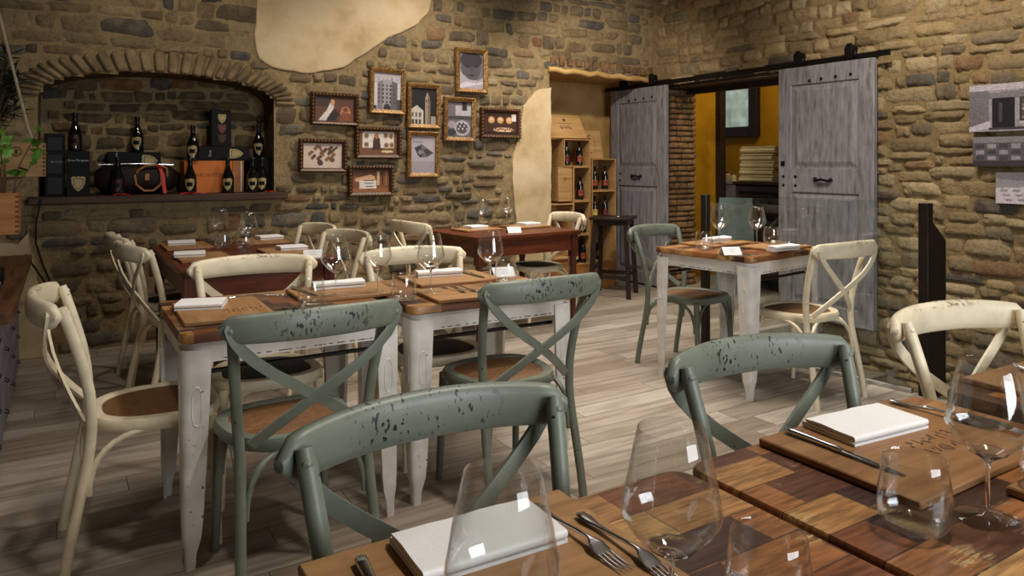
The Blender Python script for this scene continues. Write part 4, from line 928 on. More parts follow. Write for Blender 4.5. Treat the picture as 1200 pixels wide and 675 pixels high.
# ------------------------------------------------------------------ pictures
def canvas(w, h, col): return np.ones((h, w, 3)) * np.array(col, float)
def P_poly(im, pts, col, a=1.0):
    h, w, _ = im.shape
    for j in range(h):
        for i in range(w):
            if inpoly((i + .5) / w, (j + .5) / h, pts): im[j, i] = im[j, i] * (1 - a) + np.array(col) * a
def P_ell(im, cx, cy, rx, ry, col, a=1.0):
    h, w, _ = im.shape; Y, X = np.mgrid[0:h, 0:w]; m = ((X + .5) / w - cx) ** 2 / rx ** 2 + ((Y + .5) / h - cy) ** 2 / ry ** 2 < 1; im[m] = im[m] * (1 - a) + np.array(col) * a
def P_rect(im, x0, y0, x1, y1, col, a=1.0):
    h, w, _ = im.shape; im[int(y0 * h):max(int(y0 * h) + 1, int(y1 * h)), int(x0 * w):max(int(x0 * w) + 1, int(x1 * w))] = np.array(col)
def grain(im, s, seed): r = np.random.default_rng(seed); im *= 1 + r.uniform(-s, s, im.shape[:2])[..., None]; return im
def print_mesh(name, im, w, h, parent, loc, rot=(PI / 2, 0, 0)):
    H, W, _ = im.shape; vs = [(-w / 2 + w * i / W, h / 2 - h * j / H, 0) for j in range(H + 1) for i in range(W + 1)]; m = W + 1
    fs = [(j * m + i, (j + 1) * m + i, (j + 1) * m + i + 1, j * m + i + 1) for j in range(H) for i in range(W)]
    me = bpy.data.meshes.new(name); me.from_pydata(vs, [], fs); me.update(); a = me.color_attributes.new('tone', 'FLOAT_COLOR', 'CORNER')
    c = im.reshape(-1, 3) / 255; c = np.where(c <= .04045, c / 12.92, ((c + .055) / 1.055) ** 2.4); arr = np.ones((len(c), 4, 4), np.float32); arr[:, :, :3] = c[:, None, :]; a.data.foreach_set('color', arr.ravel())
    me.materials.append(M['photo_print']); o = bpy.data.objects.new(name, me); COL.objects.link(o); o.parent = parent; o.location = loc; o.rotation_euler = rot; return o
BW = lambda v: (v * .98, v * .94, v * .98)
def im_tower(s=1):
    im = canvas(48, 72, BW(196)); P_rect(im, 0, .0, 1, .3, BW(176)); P_poly(im, [(.14, 1), (.14, .26), (.34, .2), (.66, .2), (.88, .27), (.86, 1)], BW(150)); P_poly(im, [(.66, .2), (.88, .27), (.86, 1), (.62, 1)], BW(96)); P_poly(im, [(.14, .26), (.34, .2), (.34, 1), (.14, 1)], BW(120))
    for j in range(5):
        for i in range(5): P_rect(im, .18 + i * .14, .32 + j * .11, .245 + i * .14, .385 + j * .11, BW(58 if i % 2 else 74))
    for x in (.18, .34, .5, .66, .84): P_rect(im, x, .13, x + .03, .22, BW(120))
    P_ell(im, .5, .96, .13, .13, BW(50)); P_rect(im, 0, .9, .14, 1, BW(60)); P_rect(im, .86, .72, 1, 1, BW(70)); return grain(im, .06, 1)
def im_campanile():
    im = canvas(44, 64, (34, 30, 30)); P_poly(im, [(.56, 1), (.56, .28), (.66, .1), (.76, .28), (.78, 1)], (150, 132, 112)); P_poly(im, [(.68, 1), (.68, .14), (.76, .28), (.78, 1)], (110, 96, 82)); P_rect(im, .61, .32, .65, .4, (60, 50, 46)); P_rect(im, .69, .32, .73, .4, (50, 42, 40)); P_rect(im, .61, .5, .72, .52, (80, 70, 60))
    P_poly(im, [(0, 1), (0, .6), (.24, .48), (.5, .62), (.5, 1)], (186, 178, 170))
    for x in (.06, .2, .34): P_rect(im, x, .68, x + .07, .8, (96, 88, 84)); P_rect(im, x, .86, x + .08, 1, (70, 62, 60))
    P_rect(im, .8, .78, 1, 1, (150, 140, 130)); return grain(im, .06, 2)
def im_portrait():
    im = canvas(44, 64, BW(110)); P_ell(im, .5, .40, .40, .40, BW(84)); P_ell(im, .5, .2, .46, .22, BW(58)); P_ell(im, .34, .38, .09, .035, BW(40)); P_ell(im, .70, .36, .09, .035, BW(40)); P_ell(im, .52, .62, .13, .03, BW(52)); P_poly(im, [(.5, .36), (.58, .36), (.6, .52), (.46, .52)], BW(72))
    P_poly(im, [(0, .42), (.12, .58), (.4, .74), (.8, .76), (1, .66), (1, 1), (0, 1)], BW(160)); P_poly(im, [(0, .9), (.3, .8), (.7, .84), (1, .78), (1, .84), (.6, .9), (0, 1)], BW(196)); return grain(im, .05, 3)
def im_kitchen():
    im = canvas(44, 64, BW(104)); P_rect(im, .35, .12, 1, .4, BW(176)); P_rect(im, .62, 0, .82, .26, BW(50)); P_rect(im, .0, .42, 1, .5, BW(70)); P_ell(im, .62, .74, .33, .22, BW(170)); P_ell(im, .62, .74, .24, .15, BW(84)); P_ell(im, .2, .64, .16, .1, BW(150)); P_ell(im, .18, .86, .2, .1, BW(60))
    for k in range(14): P_ell(im, .45 + .028 * k, .68 + .09 * math.sin(k * 2.1), .03, .025, BW(210 if k % 2 else 60))
    return grain(im, .12, 4)
def im_slate():
    im = canvas(44, 64, BW(176)); P_rect(im, 0, .7, 1, 1, BW(158)); P_poly(im, [(.12, .32), (.44, .22), (.92, .46), (.62, .58), (.4, .58)], BW(110)); P_poly(im, [(.16, .34), (.42, .26), (.5, .5), (.4, .6), (.28, .52)], BW(60)); P_poly(im, [(.5, .36), (.7, .36), (.94, .46), (.66, .56)], BW(70)); P_ell(im, .4, .44, .1, .06, BW(140)); P_rect(im, .1, .16, .5, .2, BW(130)); return grain(im, .05, 5)
def im_toast():
    im = canvas(60, 38, (92, 56, 36)); P_rect(im, 0, 0, .4, .4, (58, 34, 24)); P_poly(im, [(.08, 1), (.3, .55), (.42, .14), (.5, .16), (.46, .6), (.28, 1)], (206, 196, 190)); P_poly(im, [(.28, 1), (.44, .55), (.52, .5), (.62, .7), (.5, 1)], (40, 26, 24)); P_ell(im, .78, .62, .13, .26, (176, 110, 74)); P_ell(im, .78, .5, .06, .1, (100, 60, 40)); P_ell(im, .45, .22, .05, .14, (196, 140, 100)); P_poly(im, [(.6, 1), (.7, .6), (1, .7), (1, 1)], (120, 70, 44)); return grain(im, .15, 6)
def im_bread():
    im = canvas(60, 38, (206, 188, 172))
    for k in range(9):
        x = .12 + .07 * k; y = .34 + .22 * math.sin(k * 2.4); P_poly(im, [(x, y + .1), (x + .1, y - .06), (x + .17, y + .02), (x + .05, y + .2)], (92, 58, 36) if k % 2 else (130, 88, 54))
    P_poly(im, [(.38, .1), (.44, .08), (.56, .5), (.5, .54)], (120, 80, 50)); P_ell(im, .44, .78, .07, .12, (70, 40, 28)); P_ell(im, .74, .66, .07, .1, (110, 70, 46)); P_poly(im, [(.6, .4), (.86, .1), (.9, .16), (.66, .5)], (90, 54, 36)); return grain(im, .06, 7)
def im_plates():
    im = canvas(60, 38, (110, 74, 48)); P_rect(im, .1, .04, .92, .72, (214, 206, 200))
    for x, y in ((.2, .2), (.2, .58), (.7, .18), (.84, .2), (.72, .6), (.86, .58)): P_ell(im, x, y, .075, .14, (186, 170, 150)); P_ell(im, x, y, .05, .09, (120, 90, 64))
    P_poly(im, [(.34, 1), (.38, .3), (.46, .1), (.54, .3), (.6, 1)], (66, 44, 38)); P_ell(im, .46, .2, .06, .13, (166, 112, 84)); P_rect(im, 0, .8, 1, 1, (116, 76, 48)); P_ell(im, .74, .86, .16, .05, (210, 190, 150)); return grain(im, .08, 8)
def im_sign():
    im = canvas(60, 38, (122, 76, 44)); P_rect(im, .0, .0, 1, .3, (92, 52, 32)); P_poly(im, [(.08, .4), (.5, .22), (.6, .3), (.62, .44), (.1, .54)], (206, 164, 128)); P_rect(im, .2, .48, .66, .86, (216, 208, 200)); P_rect(im, .68, .1, .74, .7, (200, 170, 140)); P_rect(im, .8, .1, .84, .7, (60, 40, 30)); P_rect(im, .9, .1, .94, .7, (150, 110, 80)); P_rect(im, 0, .86, 1, 1, (150, 96, 54)); return grain(im, .1, 9)
def im_buns():
    im = canvas(60, 38, (62, 40, 28))
    for x in (.24, .5, .76): P_ell(im, x, .36, .095, .15, (186, 142, 98)); P_ell(im, x, .33, .05, .07, (206, 168, 128))
    P_rect(im, .84, .08, .98, .4, (206, 196, 190)); P_ell(im, .6, .78, .3, .1, (196, 170, 140)); P_rect(im, 0, .9, 1, 1, (40, 26, 20))
    for k in range(8): P_ell(im, .36 + .07 * k, .76 + .03 * math.sin(k * 2), .03, .05, (120, 70, 44))
    return grain(im, .1, 10)
def frame(label, px, im, tilt=0, ornate=False):
    x0, y0, x1, y1 = px; Y = BY - .045; xa, xb = wx(x0, Y), wx(x1, Y); za, zb = wz((x0 + x1) / 2, y1, Y), wz((x0 + x1) / 2, y0, Y); w, h = xb - xa, zb - za
    t = thing('picture_frame', label, 'picture', ((xa + xb) / 2, BY - .048, (za + zb) / 2), 0, 'gilt framed pictures on the stone wall'); t.rotation_euler = (0, math.radians(tilt), 0)
    b = .036 if ornate else .040; prof = [(0, .022), (0, -.012), (.010, -.022), (.020, -.018), (.028, -.012), (b, -.004), (b, .022)]
    vs = []; n = len(prof)
    for sx, sz in ((-1, -1), (1, -1), (1, 1), (-1, 1)): vs += [(sx * (w / 2 - u), d, sz * (h / 2 - u)) for u, d in prof]
    fs = [((c * n + k), ((c + 1) % 4) * n + k, ((c + 1) % 4) * n + (k + 1) % n, c * n + (k + 1) % n) for c in range(4) for k in range(n)]
    MB().add(vs, fs).build('moulding', 'dark_gilt' if ornate else 'gold_frame', t, angle=30)
    if ornate:
        mb = MB(); nx, nz = max(4, int(w / .028)), max(4, int(h / .028))
        def bead(x, z, a): mb.add([(x + u * math.cos(a) * .0085 - v * math.sin(a) * .0048, -.022 - q * .006, z + u * math.sin(a) * .0085 + v * math.cos(a) * .0048) for u, v, q in ((-1, 0, 0), (0, -1, 0), (1, 0, 0), (0, 1, 0), (0, 0, 1))], [(0, 1, 4), (1, 2, 4), (2, 3, 4), (3, 0, 4)])
        for k in range(nx):
            x = -w / 2 + .014 + (w - .028) * k / (nx - 1); bead(x, h / 2 - .014, .8); bead(x, -h / 2 + .014, .8)
        for k in range(1, nz - 1):
            z = -h / 2 + .014 + (h - .028) * k / (nz - 1); bead(-w / 2 + .014, z, .8); bead(w / 2 - .014, z, .8)
        MB.build(mb, 'gilt_carving', 'gilt_bead', t, smooth=False)['kind'] = 'stuff'
    MB().box((0, .028, 0), (w - .04, .03, h - .04)).build('backing', 'dark_wood', t, smooth=False)
    print_mesh('print', im, w - 2 * b + .004, h - 2 * b + .004, t, (0, .0115, 0)); return t
fr = frame('gilt framed photo of an octagonal tower, black and white, top left of the tall frames', (433, 80, 475, 134), im_tower(), 1)
frame('gilt framed photo of a bell tower and church against a black sky', (477, 98, 516, 151), im_campanile(), .5)
frame('gilt framed close-up photo of a face with a white veil, highest of the frames', (534, 57, 571, 109), im_portrait(), 0)
frame('gilt framed black and white photo of dishes on a kitchen table', (520, 114, 557, 166), im_kitchen(), .5)
frame('gilt framed pale photo of a dark object on a cloth, lowest of the tall frames', (477, 154, 515, 208), im_slate(), .5)
frame('carved gilt frame with a brown photo of raised arms, upper left of the group', (364, 109, 420, 147), im_toast(), .8, True)
frame('carved gilt frame with a photo of brown pieces on white, leftmost of the group', (350, 163, 406, 202), im_bread(), .8, True)
frame('carved gilt frame with a photo of a person before white plates', (416, 149, 470, 186), im_plates(), .3, True)
s9 = frame('carved gilt frame with a photo of a small white notice, lowest of the group', (408, 194, 461, 230), im_sign(), .3, True)
frame('carved gilt frame with a dark photo of three round buns, rightmost of the group', (563, 127, 610, 162), im_buns(), .4, True)
for c in kids(s9):
    if c.name.startswith('print'):
        for k in range(4): MB().box((-.02 + .004 * k, .035 - .032 * k * .8 - .03, .0004), (.09 - .012 * k, .006, .0004)).build('notice_line', 'burnt_ink', c, smooth=False)
def im_shop():
    im = canvas(90, 60, BW(150)); P_rect(im, 0, 0, 1, .14, BW(176)); P_poly(im, [(.12, .2), (1, .1), (1, .3), (.14, .32)], BW(120)); P_rect(im, .24, .3, .46, .92, BW(28)); P_rect(im, .3, .4, .34, .8, BW(70)); P_rect(im, .5, .3, 1, .8, BW(60))
    for j in range(5):
        for i in range(9): P_ell(im, .54 + i * .055, .38 + j * .085, .018, .03, BW(90 + 40 * ((i + j) % 3)))
    P_rect(im, .5, .8, 1, .86, BW(190)); P_rect(im, 0, .14, .2, .9, BW(110)); P_poly(im, [(.0, .9), (.2, .78), (.24, .92), (0, 1)], BW(190)); P_rect(im, .2, .93, 1, .97, BW(60)); return grain(im, .14, 12)
def im_counter():
    im = canvas(90, 46, BW(92)); P_rect(im, 0, 0, .55, .2, BW(130))
    for j in range(3):
        for i in range(4): P_rect(im, .04 + .12 * i, .26 + .2 * j, .13 + .12 * i, .4 + .2 * j, BW(150 if (i + j) % 2 else 70))
    P_rect(im, .56, .0, .60, 1, BW(40)); P_rect(im, .60, .04, .63, 1, BW(220))
    for j in range(4):
        P_rect(im, .64, .3 + .18 * j, 1, .33 + .18 * j, BW(200))
        for i in range(9): P_rect(im, .65 + .04 * i, .18 + .18 * j, .665 + .04 * i, .3 + .18 * j, BW(210 if i % 3 else 120))
    P_rect(im, 0, .82, .55, 1, BW(60)); return grain(im, .14, 13)
def im_hams():
    im = canvas(80, 50, BW(150)); P_poly(im, [(0, 0), (1, 0), (1, .5), (.5, .3), (0, .2)], BW(120)); P_poly(im, [(0, .5), (.6, .44), (.8, .7), (.7, 1), (0, 1)], BW(206))
    for j in range(3):
        for i in range(4): P_ell(im, .1 + .15 * i + .03 * j, .58 + .15 * j, .05, .04, BW(150))
    P_poly(im, [(.62, .5), (.84, .3), (.96, .6), (.86, .8)], BW(70)); P_ell(im, .9, .3, .1, .16, BW(90)); return grain(im, .1, 14)
def canvas_print(label, y0px, pxt, pxb, wid, im):
    X = RX - .065; ya = wy(y0px, X); zt, zb = xz(y0px, pxt, X), xz(y0px, pxb, X); h = zt - zb
    t = thing('wall_print', label, 'picture', (X, ya - wid / 2, (zt + zb) / 2), 0, 'unframed prints on the right wall')
    MB().box((.022, 0, 0), (.044, wid, h), .002).build('panel', 'dark_wood', t, smooth=False)
    print_mesh('print', im, wid, h, t, (-.001, 0, 0), (PI / 2, 0, -PI / 2)); return t
canvas_print('large black and white print of an old shop front, top of the right wall', 1136, 101, 155, .62, im_shop())
canvas_print('dark print of a shop counter and shelves, directly under the large print', 1140, 161, 195, .60, im_counter())
canvas_print('pale print of hams on a table, lowest on the right wall', 1167, 202, 238, .50, im_hams())

# ------------------------------------------------------------------ shelf in the arched recess
SZ = 1.0786
sh = MB().box((.645, 6.0, 1.052), (1.70, .50, .052), .006).build('shelf_board', 'shelf_wood'); tag(sh, 'thick dark wooden shelf board in the arched recess, holding bottles and boxes', 'shelf')
SHIELD = [(-.5, .42), (-.3, .5), (-.12, .44), (0, .52), (.12, .44), (.3, .5), (.5, .42), (.46, 0), (.3, -.32), (0, -.55), (-.3, -.32), (-.46, 0)]
def flat_shield(w, h, m, parent, loc, rot=0.0):
    c, s = math.cos(rot), math.sin(rot); pts = [((x * w) * c - (z * h) * s, (x * w) * s + (z * h) * c) for x, z in SHIELD]
    e = MB().prism(pts, -.0008, .0004, axis='y').build('shield_emblem', m, parent, smooth=False, loc=loc)
    pin = [(x * .74, z * .74) for x, z in pts]; MB().prism(pin, -.0013, -.0008, axis='y').build('shield_inset', 'black_box' if m != 'black_box' else 'gold_label', e, smooth=False); MB().prism([(x * .66, z * .66) for x, z in pts], -.0018, -.0013, axis='y').build('shield_field', m, e, smooth=False); return e
def curved_label(poly, r, m, parent, z, name='label'):
    bm = bmesh.new(); f = bm.faces.new([bm.verts.new((x, 0, zz)) for x, zz in poly]); bmesh.ops.triangulate(bm, faces=[f]); bmesh.ops.subdivide_edges(bm, edges=bm.edges[:], cuts=2, use_grid_fill=True)
    for v in bm.verts: v.co.y = -math.sqrt(max(1e-6, r * r - v.co.x ** 2)) - .0007; v.co.z += z
    bmesh.ops.recalc_face_normals(bm, faces=bm.faces); me = bpy.data.meshes.new(name); bm.to_mesh(me); bm.free(); me.materials.append(M[m]); o = bpy.data.objects.new(name, me); COL.objects.link(o); o.parent = parent; return o
def champagne(label, lab='gold_label', h=.27):
    t = thing('champagne_bottle', label, 'bottle', group='champagne bottles on the recess shelf'); k = h / .30
    MB().lathe([(0, 0), (.040, 0), (.0435, .004), (.0445, .02), (.044, .12), (.040, .150), (.030, .178), (.021, .205), (.0155, .232), (.0145, .262)], 24).build('body', 'bottle_glass', t, angle=50).scale = (1, 1, k)
    MB().lathe([(.0155, .215), (.0165, .25), (.0165, .268), (.0185, .272), (.0185, .29), (.014, .299), (0, .30)], 18).build('foil', 'bottle_foil', t, angle=50).scale = (1, 1, k)
    curved_label([(x * .066, z * .088) for x, z in SHIELD], .0446, lab, t, .075 * k); curved_label([(x * .04, z * .03) for x, z in ((-.5, -.5), (.5, -.5), (.5, .5), (-.5, .5))], .0455, 'black_box', t, .078 * k, 'label_band').location = (0, -.0004, 0)
    return t
C0 = champagne('champagne bottle standing on the shelf before the brown bag, dark red label', 'dark_red_label'); C1 = champagne('champagne bottle on the shelf before the left end of the orange box')
def bot(src, px, Y, z, l, first=False):
    p = (wx(px, Y), Y, z)
    if first: src.location = p; src.rotation_euler = (0, 0, -.25); return src
    return dup(src, p, -.25, l)
YF = 5.835
bot(C0, 138, YF, SZ, '', True); bot(C1, 223, YF, SZ, '', True)
bot(C1, 267, YF, SZ, 'champagne bottle on the shelf before the right end of the orange box'); bot(C1, 296, YF, SZ, 'champagne bottle on the shelf at its right end, the front one of a close pair'); bot(C1, 307, YF + .05, SZ, 'champagne bottle on the shelf farthest right, half behind its neighbour')
def cbox(name, label, x0, x1, Y, d, z0, h, m='black_box', cat='box', rz=0):
    t = thing(name, label, cat, ((x0 + x1) / 2, Y + d / 2, z0), rz); MB().box((0, 0, h / 2), (x1 - x0, d, h), .003).build('carton', m, t); return t
X = lambda px, Y=5.90: wx(px, Y)
# two black cartons at the left
t = cbox('gift_box', 'tall black carton at the left end of the recess shelf, plain dark panels', X(52), X(76.5), 5.90, .16, SZ, .43)
for z, h in ((.36, .10), (.22, .14), (.07, .12)): MB().box((0, -.082, z), (X(77) - X(52) - .03, .006, h), .004).build('raised_panel', 'black_plastic', t)
scribble('lettering', .08, .014, 7, 'silver_ink', t, (.01, -.0855, .235), (PI / 2, 0, 0), 21)
t2_ = cbox('gift_box', 'black carton with white lettering and one beige shield, left on the recess shelf', X(78), X(105), 5.84, .15, SZ, .31)
text('lettering', 'Dom Pérignon', .021, 'silver_ink', t2_, (0, -.0756, .245), (PI / 2, 0, 0)); flat_shield(.085, .10, 'gold_label', t2_, (0, -.0755, .085))
bot(C0, 88, 5.90, SZ + .3106, 'champagne bottle with dark label standing on the black lettered carton at the left')
# landscape carton behind the bag, with a bottle on it
t3_ = cbox('gift_box', 'wide black carton behind the brown bag, with a tilted beige shield', X(126, 6.08), X(189, 6.08), 6.105, .125, SZ, .31)
text('lettering', 'Dom Pérignon', .02, 'silver_ink', t3_, (-.12, -.0632, .245), (PI / 2, -PI / 2, 0)); flat_shield(.09, .105, 'gold_label', t3_, (.10, -.0632, .245), PI / 2)
bot(C1, 161, 6.13, SZ + .3106, 'champagne bottle standing alone on the wide black carton behind the bag')
# orange carton, open case, long black carton, tall carton
t4_ = cbox('gift_box', 'orange carton with dark lettering on the recess shelf', X(216), X(272), 5.90, .25, SZ, .245, 'orange_card')
text('lettering', 'LOUIS VUITTON', .034, 'box_ink', t4_, (.0, -.1256, .135), (PI / 2, 0, 0))
t5_ = cbox('wooden_case', 'narrow brown wooden case right of the orange carton, white edge', X(273.5), X(287), 5.94, .2, SZ, .245, 'orange_crate_wood', 'case')
MB().box((.022, -.102, .1225), (.006, .006, .235)).build('edge_trim', 'card_white', t5_, smooth=False)
t6_ = cbox('gift_box', 'long black carton lying across the orange carton', X(232, 6.0), X(291, 6.0), 5.96, .14, SZ + .2456, .112)
text('lettering', 'Dom', .024, 'silver_ink', t6_, (-.105, -.0706, .056), (PI / 2, -PI / 2, 0)); flat_shield(.075, .10, 'gold_label', t6_, (.085, -.0705, .056), PI / 2)
t7_ = cbox('gift_box', 'tall black carton with three shields, standing highest on the long carton', X(247, 6.0), X(270, 6.0), 5.97, .12, SZ + .3582, .285)
for z, m in ((.215, 'gold_label'), (.135, 'red_label'), (.06, 'box_ink')): flat_shield(.06, .068, m, t7_, (.005, -.0605, z))
t8_ = cbox('gift_box', 'black carton at the right end of the recess shelf, behind the close pair of bottles', X(293, 6.0), X(319, 6.0), 6.0, .2, SZ, .275)
bot(C1, 226, 5.905, SZ + .2456, 'champagne bottle with black label on the left end of the orange carton'); bot(C1, 303, 6.07, SZ + .2756, 'champagne bottle standing on the black carton at the right end')
# duffel bag
bg = thing('duffel_bag', 'dark brown duffel bag with tan handles and a red ribbon on the recess shelf', 'bag', ((X(107) + X(213)) / 2, 5.99, SZ + .001), -.02)
hw = (X(213) - X(107)) / 2 - .02; path = [(-hw + 2 * hw * k / 16, 0, .115 + .012 * math.sin(k)) for k in range(17)]; rr = [.115 * (1 - .55 * abs(k / 8 - 1) ** 5) for k in range(17)]
def sup(r): return [(r * math.copysign(abs(math.cos(a)) ** .8, math.cos(a)) * 1.0, r * .85 * math.copysign(abs(math.sin(a)) ** .9, math.sin(a))) for a in [2 * PI * k / 20 for k in range(20)]]
MB().sect([(x, 0, .112) for x, y, z in path], [sup(r * .97) for r in rr], (0, 0, 1)).build('body', 'brown_canvas', bg, angle=60)
MB().tube([(-hw * .9, -.02, .215), (0, -.02, .222), (hw * .9, -.02, .215)], .004, 6).build('zip', 'silver', bg)
for dx, dy in ((.07, -.105), (.10, -.09)): 
    MB().tube([(dx - .11, dy + .02, .10), (dx - .10, dy, .17), (dx - .05, dy - .01, .205), (dx + .03, dy - .01, .215), (dx + .09, dy - .0, .19), (dx + .10, dy + .02, .10)] if dy == -.09 else [(dx - .09, dy + .002, .14), (dx - .08, dy - .012, .07), (dx - .03, dy - .015, .025), (dx + .03, dy - .015, .025), (dx + .08, dy - .012, .07), (dx + .09, dy + .002, .14)], .008, 8).build('handle', 'tan_leather', bg)
MB().box((.06, -.112, .125), (.03, .012, .05), .003).box((.16, -.112, .125), (.03, .012, .05), .003).build('handle_tab', 'tan_leather', bg)
MB().sect([(.13, -.05, .215), (.15, -.11, .18), (.165, -.125, .12), (.17, -.13, .06), (.175, -.15, .006)], [[(.002, .012), (.002, -.012), (-.002, -.012), (-.002, .012)]] * 5, (0, -1, .3)).build('ribbon', 'red_ribbon', bg)
for px, w, l in ((142, .05, 'crumpled red ribbon on the shelf under the bottle before the bag'), (226, .09, 'strip of red ribbon on the shelf under the orange carton'), (316, .035, 'bit of red ribbon at the right end of the recess shelf')):
    x = wx(px, 5.765); o = MB().sect([(-w, 0, .004), (-w * .4, .012, .010), (0, -.008, .006), (w * .5, .01, .011), (w, 0, .003)], [[(.003, .012), (.003, -.012), (-.003, -.012), (-.003, .012)]] * 5, (0, 0, 1)).build('red_ribbon', 'red_ribbon'); o.location = (x, 5.765, SZ); tag(o, l, 'ribbon')

# ------------------------------------------------------------------ wine crates in the niche
def crate(label, x0, x1, y0, d, z0, h, m='crate_wood', th=.011, name='wine_crate'):
    x0 += .002; x1 -= .002; z0 += .0006; h -= .0008; w = x1 - x0; t = thing(name, label, 'crate', ((x0 + x1) / 2, y0 + d / 2, z0), 0, 'wooden wine crates stacked as shelves')
    for s in (-1, 1): MB().box((s * (w / 2 - th / 2), 0, h / 2), (th, d, h), .001).build('side', m, t, smooth=False)
    for z in (th / 2, h - th / 2): MB().box((0, 0, z), (w - 2 * th, d, th), .001).build('shelf_board', m, t, smooth=False)
    MB().box((0, d / 2 - .004, h / 2), (w - 2 * th, .008, h - 2 * th)).build('back', m, t, smooth=False); return t
def wine(label, lab):
    t = thing('wine_bottle', label, 'bottle', group='wine bottles in the crates'); t.scale = (.92, .92, .84)
    MB().lathe([(0, 0), (.034, 0), (.0375, .004), (.038, .02), (.038, .17), (.035, .19), (.022, .212), (.0145, .232), (.0135, .27)], 20).build('body', 'bottle_glass', t, angle=50)
    MB().lathe([(.0138, .235), (.0150, .24), (.0150, .275), (.0165, .277), (.0165, .29), (0, .291)], 16).build('capsule', 'bottle_foil', t, angle=50)
    curved_label([(-.026, -.036), (.026, -.036), (.026, .036), (-.026, .036)], .0385, lab, t, .085); curved_label([(-.018, -.004), (.018, -.004), (.018, .004), (-.018, .004)], .0392, 'bottle_foil', t, .095, 'label_band'); return t
W_ = {}
def wb(px, Y, z, lab, l):
    if lab not in W_: W_[lab] = wine(l, lab); W_[lab].location = (wx(px, Y), Y, z); W_[lab].rotation_euler = (0, 0, -.5); return W_[lab]
    return dup(W_[lab], (wx(px, Y), Y, z), -.5, l)
CYF, CD = 5.93, .30
cz = lambda px, py: wz(px, py, CYF)
xl, xm, xr, xs = wx(656, CYF), wx(692, CYF), wx(722, CYF), wx(672, CYF)
levels = [0.0, .03]
zA0 = cz(672, 311); zA1 = cz(672, 275.5); zA2 = cz(672, 236); zA3 = cz(672, 195.5); zA4 = cz(672, 163)
base = MB().box(((xs + xm) / 2, CYF + CD / 2, zA0 / 2), (xm - xs, CD, zA0), .002).build('wine_crate', 'orange_crate_wood'); tag(base, 'closed wooden crate on the floor at the bottom of the main crate column', 'crate', 'wooden wine crates stacked as shelves')
crate('open wine crate holding one red label and one yellow label bottle, second from the floor', xs, xm, CYF, CD, zA0, zA1 - zA0); crate('open wine crate holding two blue label bottles', xs, xm, CYF, CD, zA1, zA2 - zA1)
crate('open wine crate with a single bottle, under the top crate', xs, xm, CYF, CD, zA2, zA3 - zA2); t = crate('top open wine crate with two red label bottles, under the slanted lid', xl + .05, xm, CYF, CD, zA3, zA4 - zA3)
p_ = MB().box(((wx(655, CYF) + xs) / 2 - .004, CYF + .07, (zA2 + zA3) / 2), (xs - wx(655, CYF) - .012, .12, zA3 - zA2 - .004), .002).build('wine_crate', 'crate_wood'); tag(p_, 'closed upright wine crate with a burnt crest, left of the single bottle', 'crate', 'wooden wine crates stacked as shelves')
p2_ = MB().lathe([(.02, 0), (.022, 0), (.022, .0005), (.02, .0005)], 20).box((0, 0, .0002), (.004, .05, .0006)).box((0, .0, .0002), (.03, .004, .0006)).build('crest', 'burnt_ink', p_); p2_.matrix_local = Matrix.Translation(((wx(655, CYF) + xs) / 2 - .004, CYF + .0095, (zA2 + zA3) / 2 + .05)) @ Matrix.Rotation(PI / 2, 4, 'X')
crate('open wine crate standing lowest at the left of the stack, behind the red table', wx(640, CYF - .02), xs - .006, CYF - .02, CD, 0.34, zA2 - .02 - .34); q_ = MB().box(((wx(640, CYF) + xs) / 2 - .006, CYF + CD / 2, .17), (xs - wx(640, CYF) - .02, CD, .34), .002).build('wine_crate', 'orange_crate_wood'); tag(q_, 'closed crate on the floor under the leftmost open crate', 'crate', 'wooden wine crates stacked as shelves')
YR = CYF + .04; zr = lambda py: wz(706, py, YR); zB = [zr(306), zr(258), zr(223.5), zr(186)]
xm2, xr2 = wx(693, YR) + .008, wx(722, YR)
bb = MB().box(((xm2 + xr2) / 2, YR + CD / 2, zB[0] / 2), (xr2 - xm2, CD, zB[0]), .002).build('wine_crate', 'orange_crate_wood'); tag(bb, 'closed crate on the floor at the bottom of the right crate column, behind the stool', 'crate', 'wooden wine crates stacked as shelves')
crate('open wine crate in the right column with one bottle, behind the dark stool', xm2, xr2, YR, CD, zB[0], zB[1] - zB[0]); crate('open wine crate in the middle of the right column', xm2, xr2, YR, CD, zB[1], zB[2] - zB[1]); crate('open wine crate topmost in the right column, under the leaning panel', xm2, xr2, YR, CD, zB[2], zB[3] - zB[2])
th = .011; yb = CYF + .06; yr = YR + .06
for px, z, lab, l in ((664, zA3, 'red_label', 'bottle left of the pair in the top crate'), (679, zA3, 'orange_label', 'bottle right of the pair in the top crate'), (680, zA2, 'orange_label', 'single bottle in the crate beside the burnt crest'), (675, zA1, 'blue_label', 'left blue label bottle of the pair'), (683, zA1, 'blue_label', 'right blue label bottle of the pair'), (674.5, zA0, 'cream_label', 'yellow label bottle low in the main crate column'), (683, zA0, 'orange_label', 'orange label bottle low in the main crate column')): wb(px, yb, z + th + .0012, lab, l)
for px, z, lab, l in ((697, zB[2], 'orange_label', 'left bottle in the top crate of the right column'), (709, zB[2], 'orange_label', 'right bottle in the top crate of the right column'), (697, zB[1], 'cream_label', 'left bottle in the middle crate of the right column'), (709, zB[1], 'red_label', 'right bottle in the middle crate of the right column'), (702, zB[0], 'orange_label', 'bottle in the crate behind the dark stool')): wb(px, yr, z + th + .0012, lab, l)
lid = thing('crate_board', 'slanted wooden crate lid with a burnt heart crest, on top of the crate stack', 'sign', ((wx(643, CYF) + wx(690, CYF)) / 2, CYF + .02, zA4 + .006)); lid.rotation_euler = (math.radians(-24), 0, 0)  # a loose crate lid, like the crate panel below; neither is a signboard
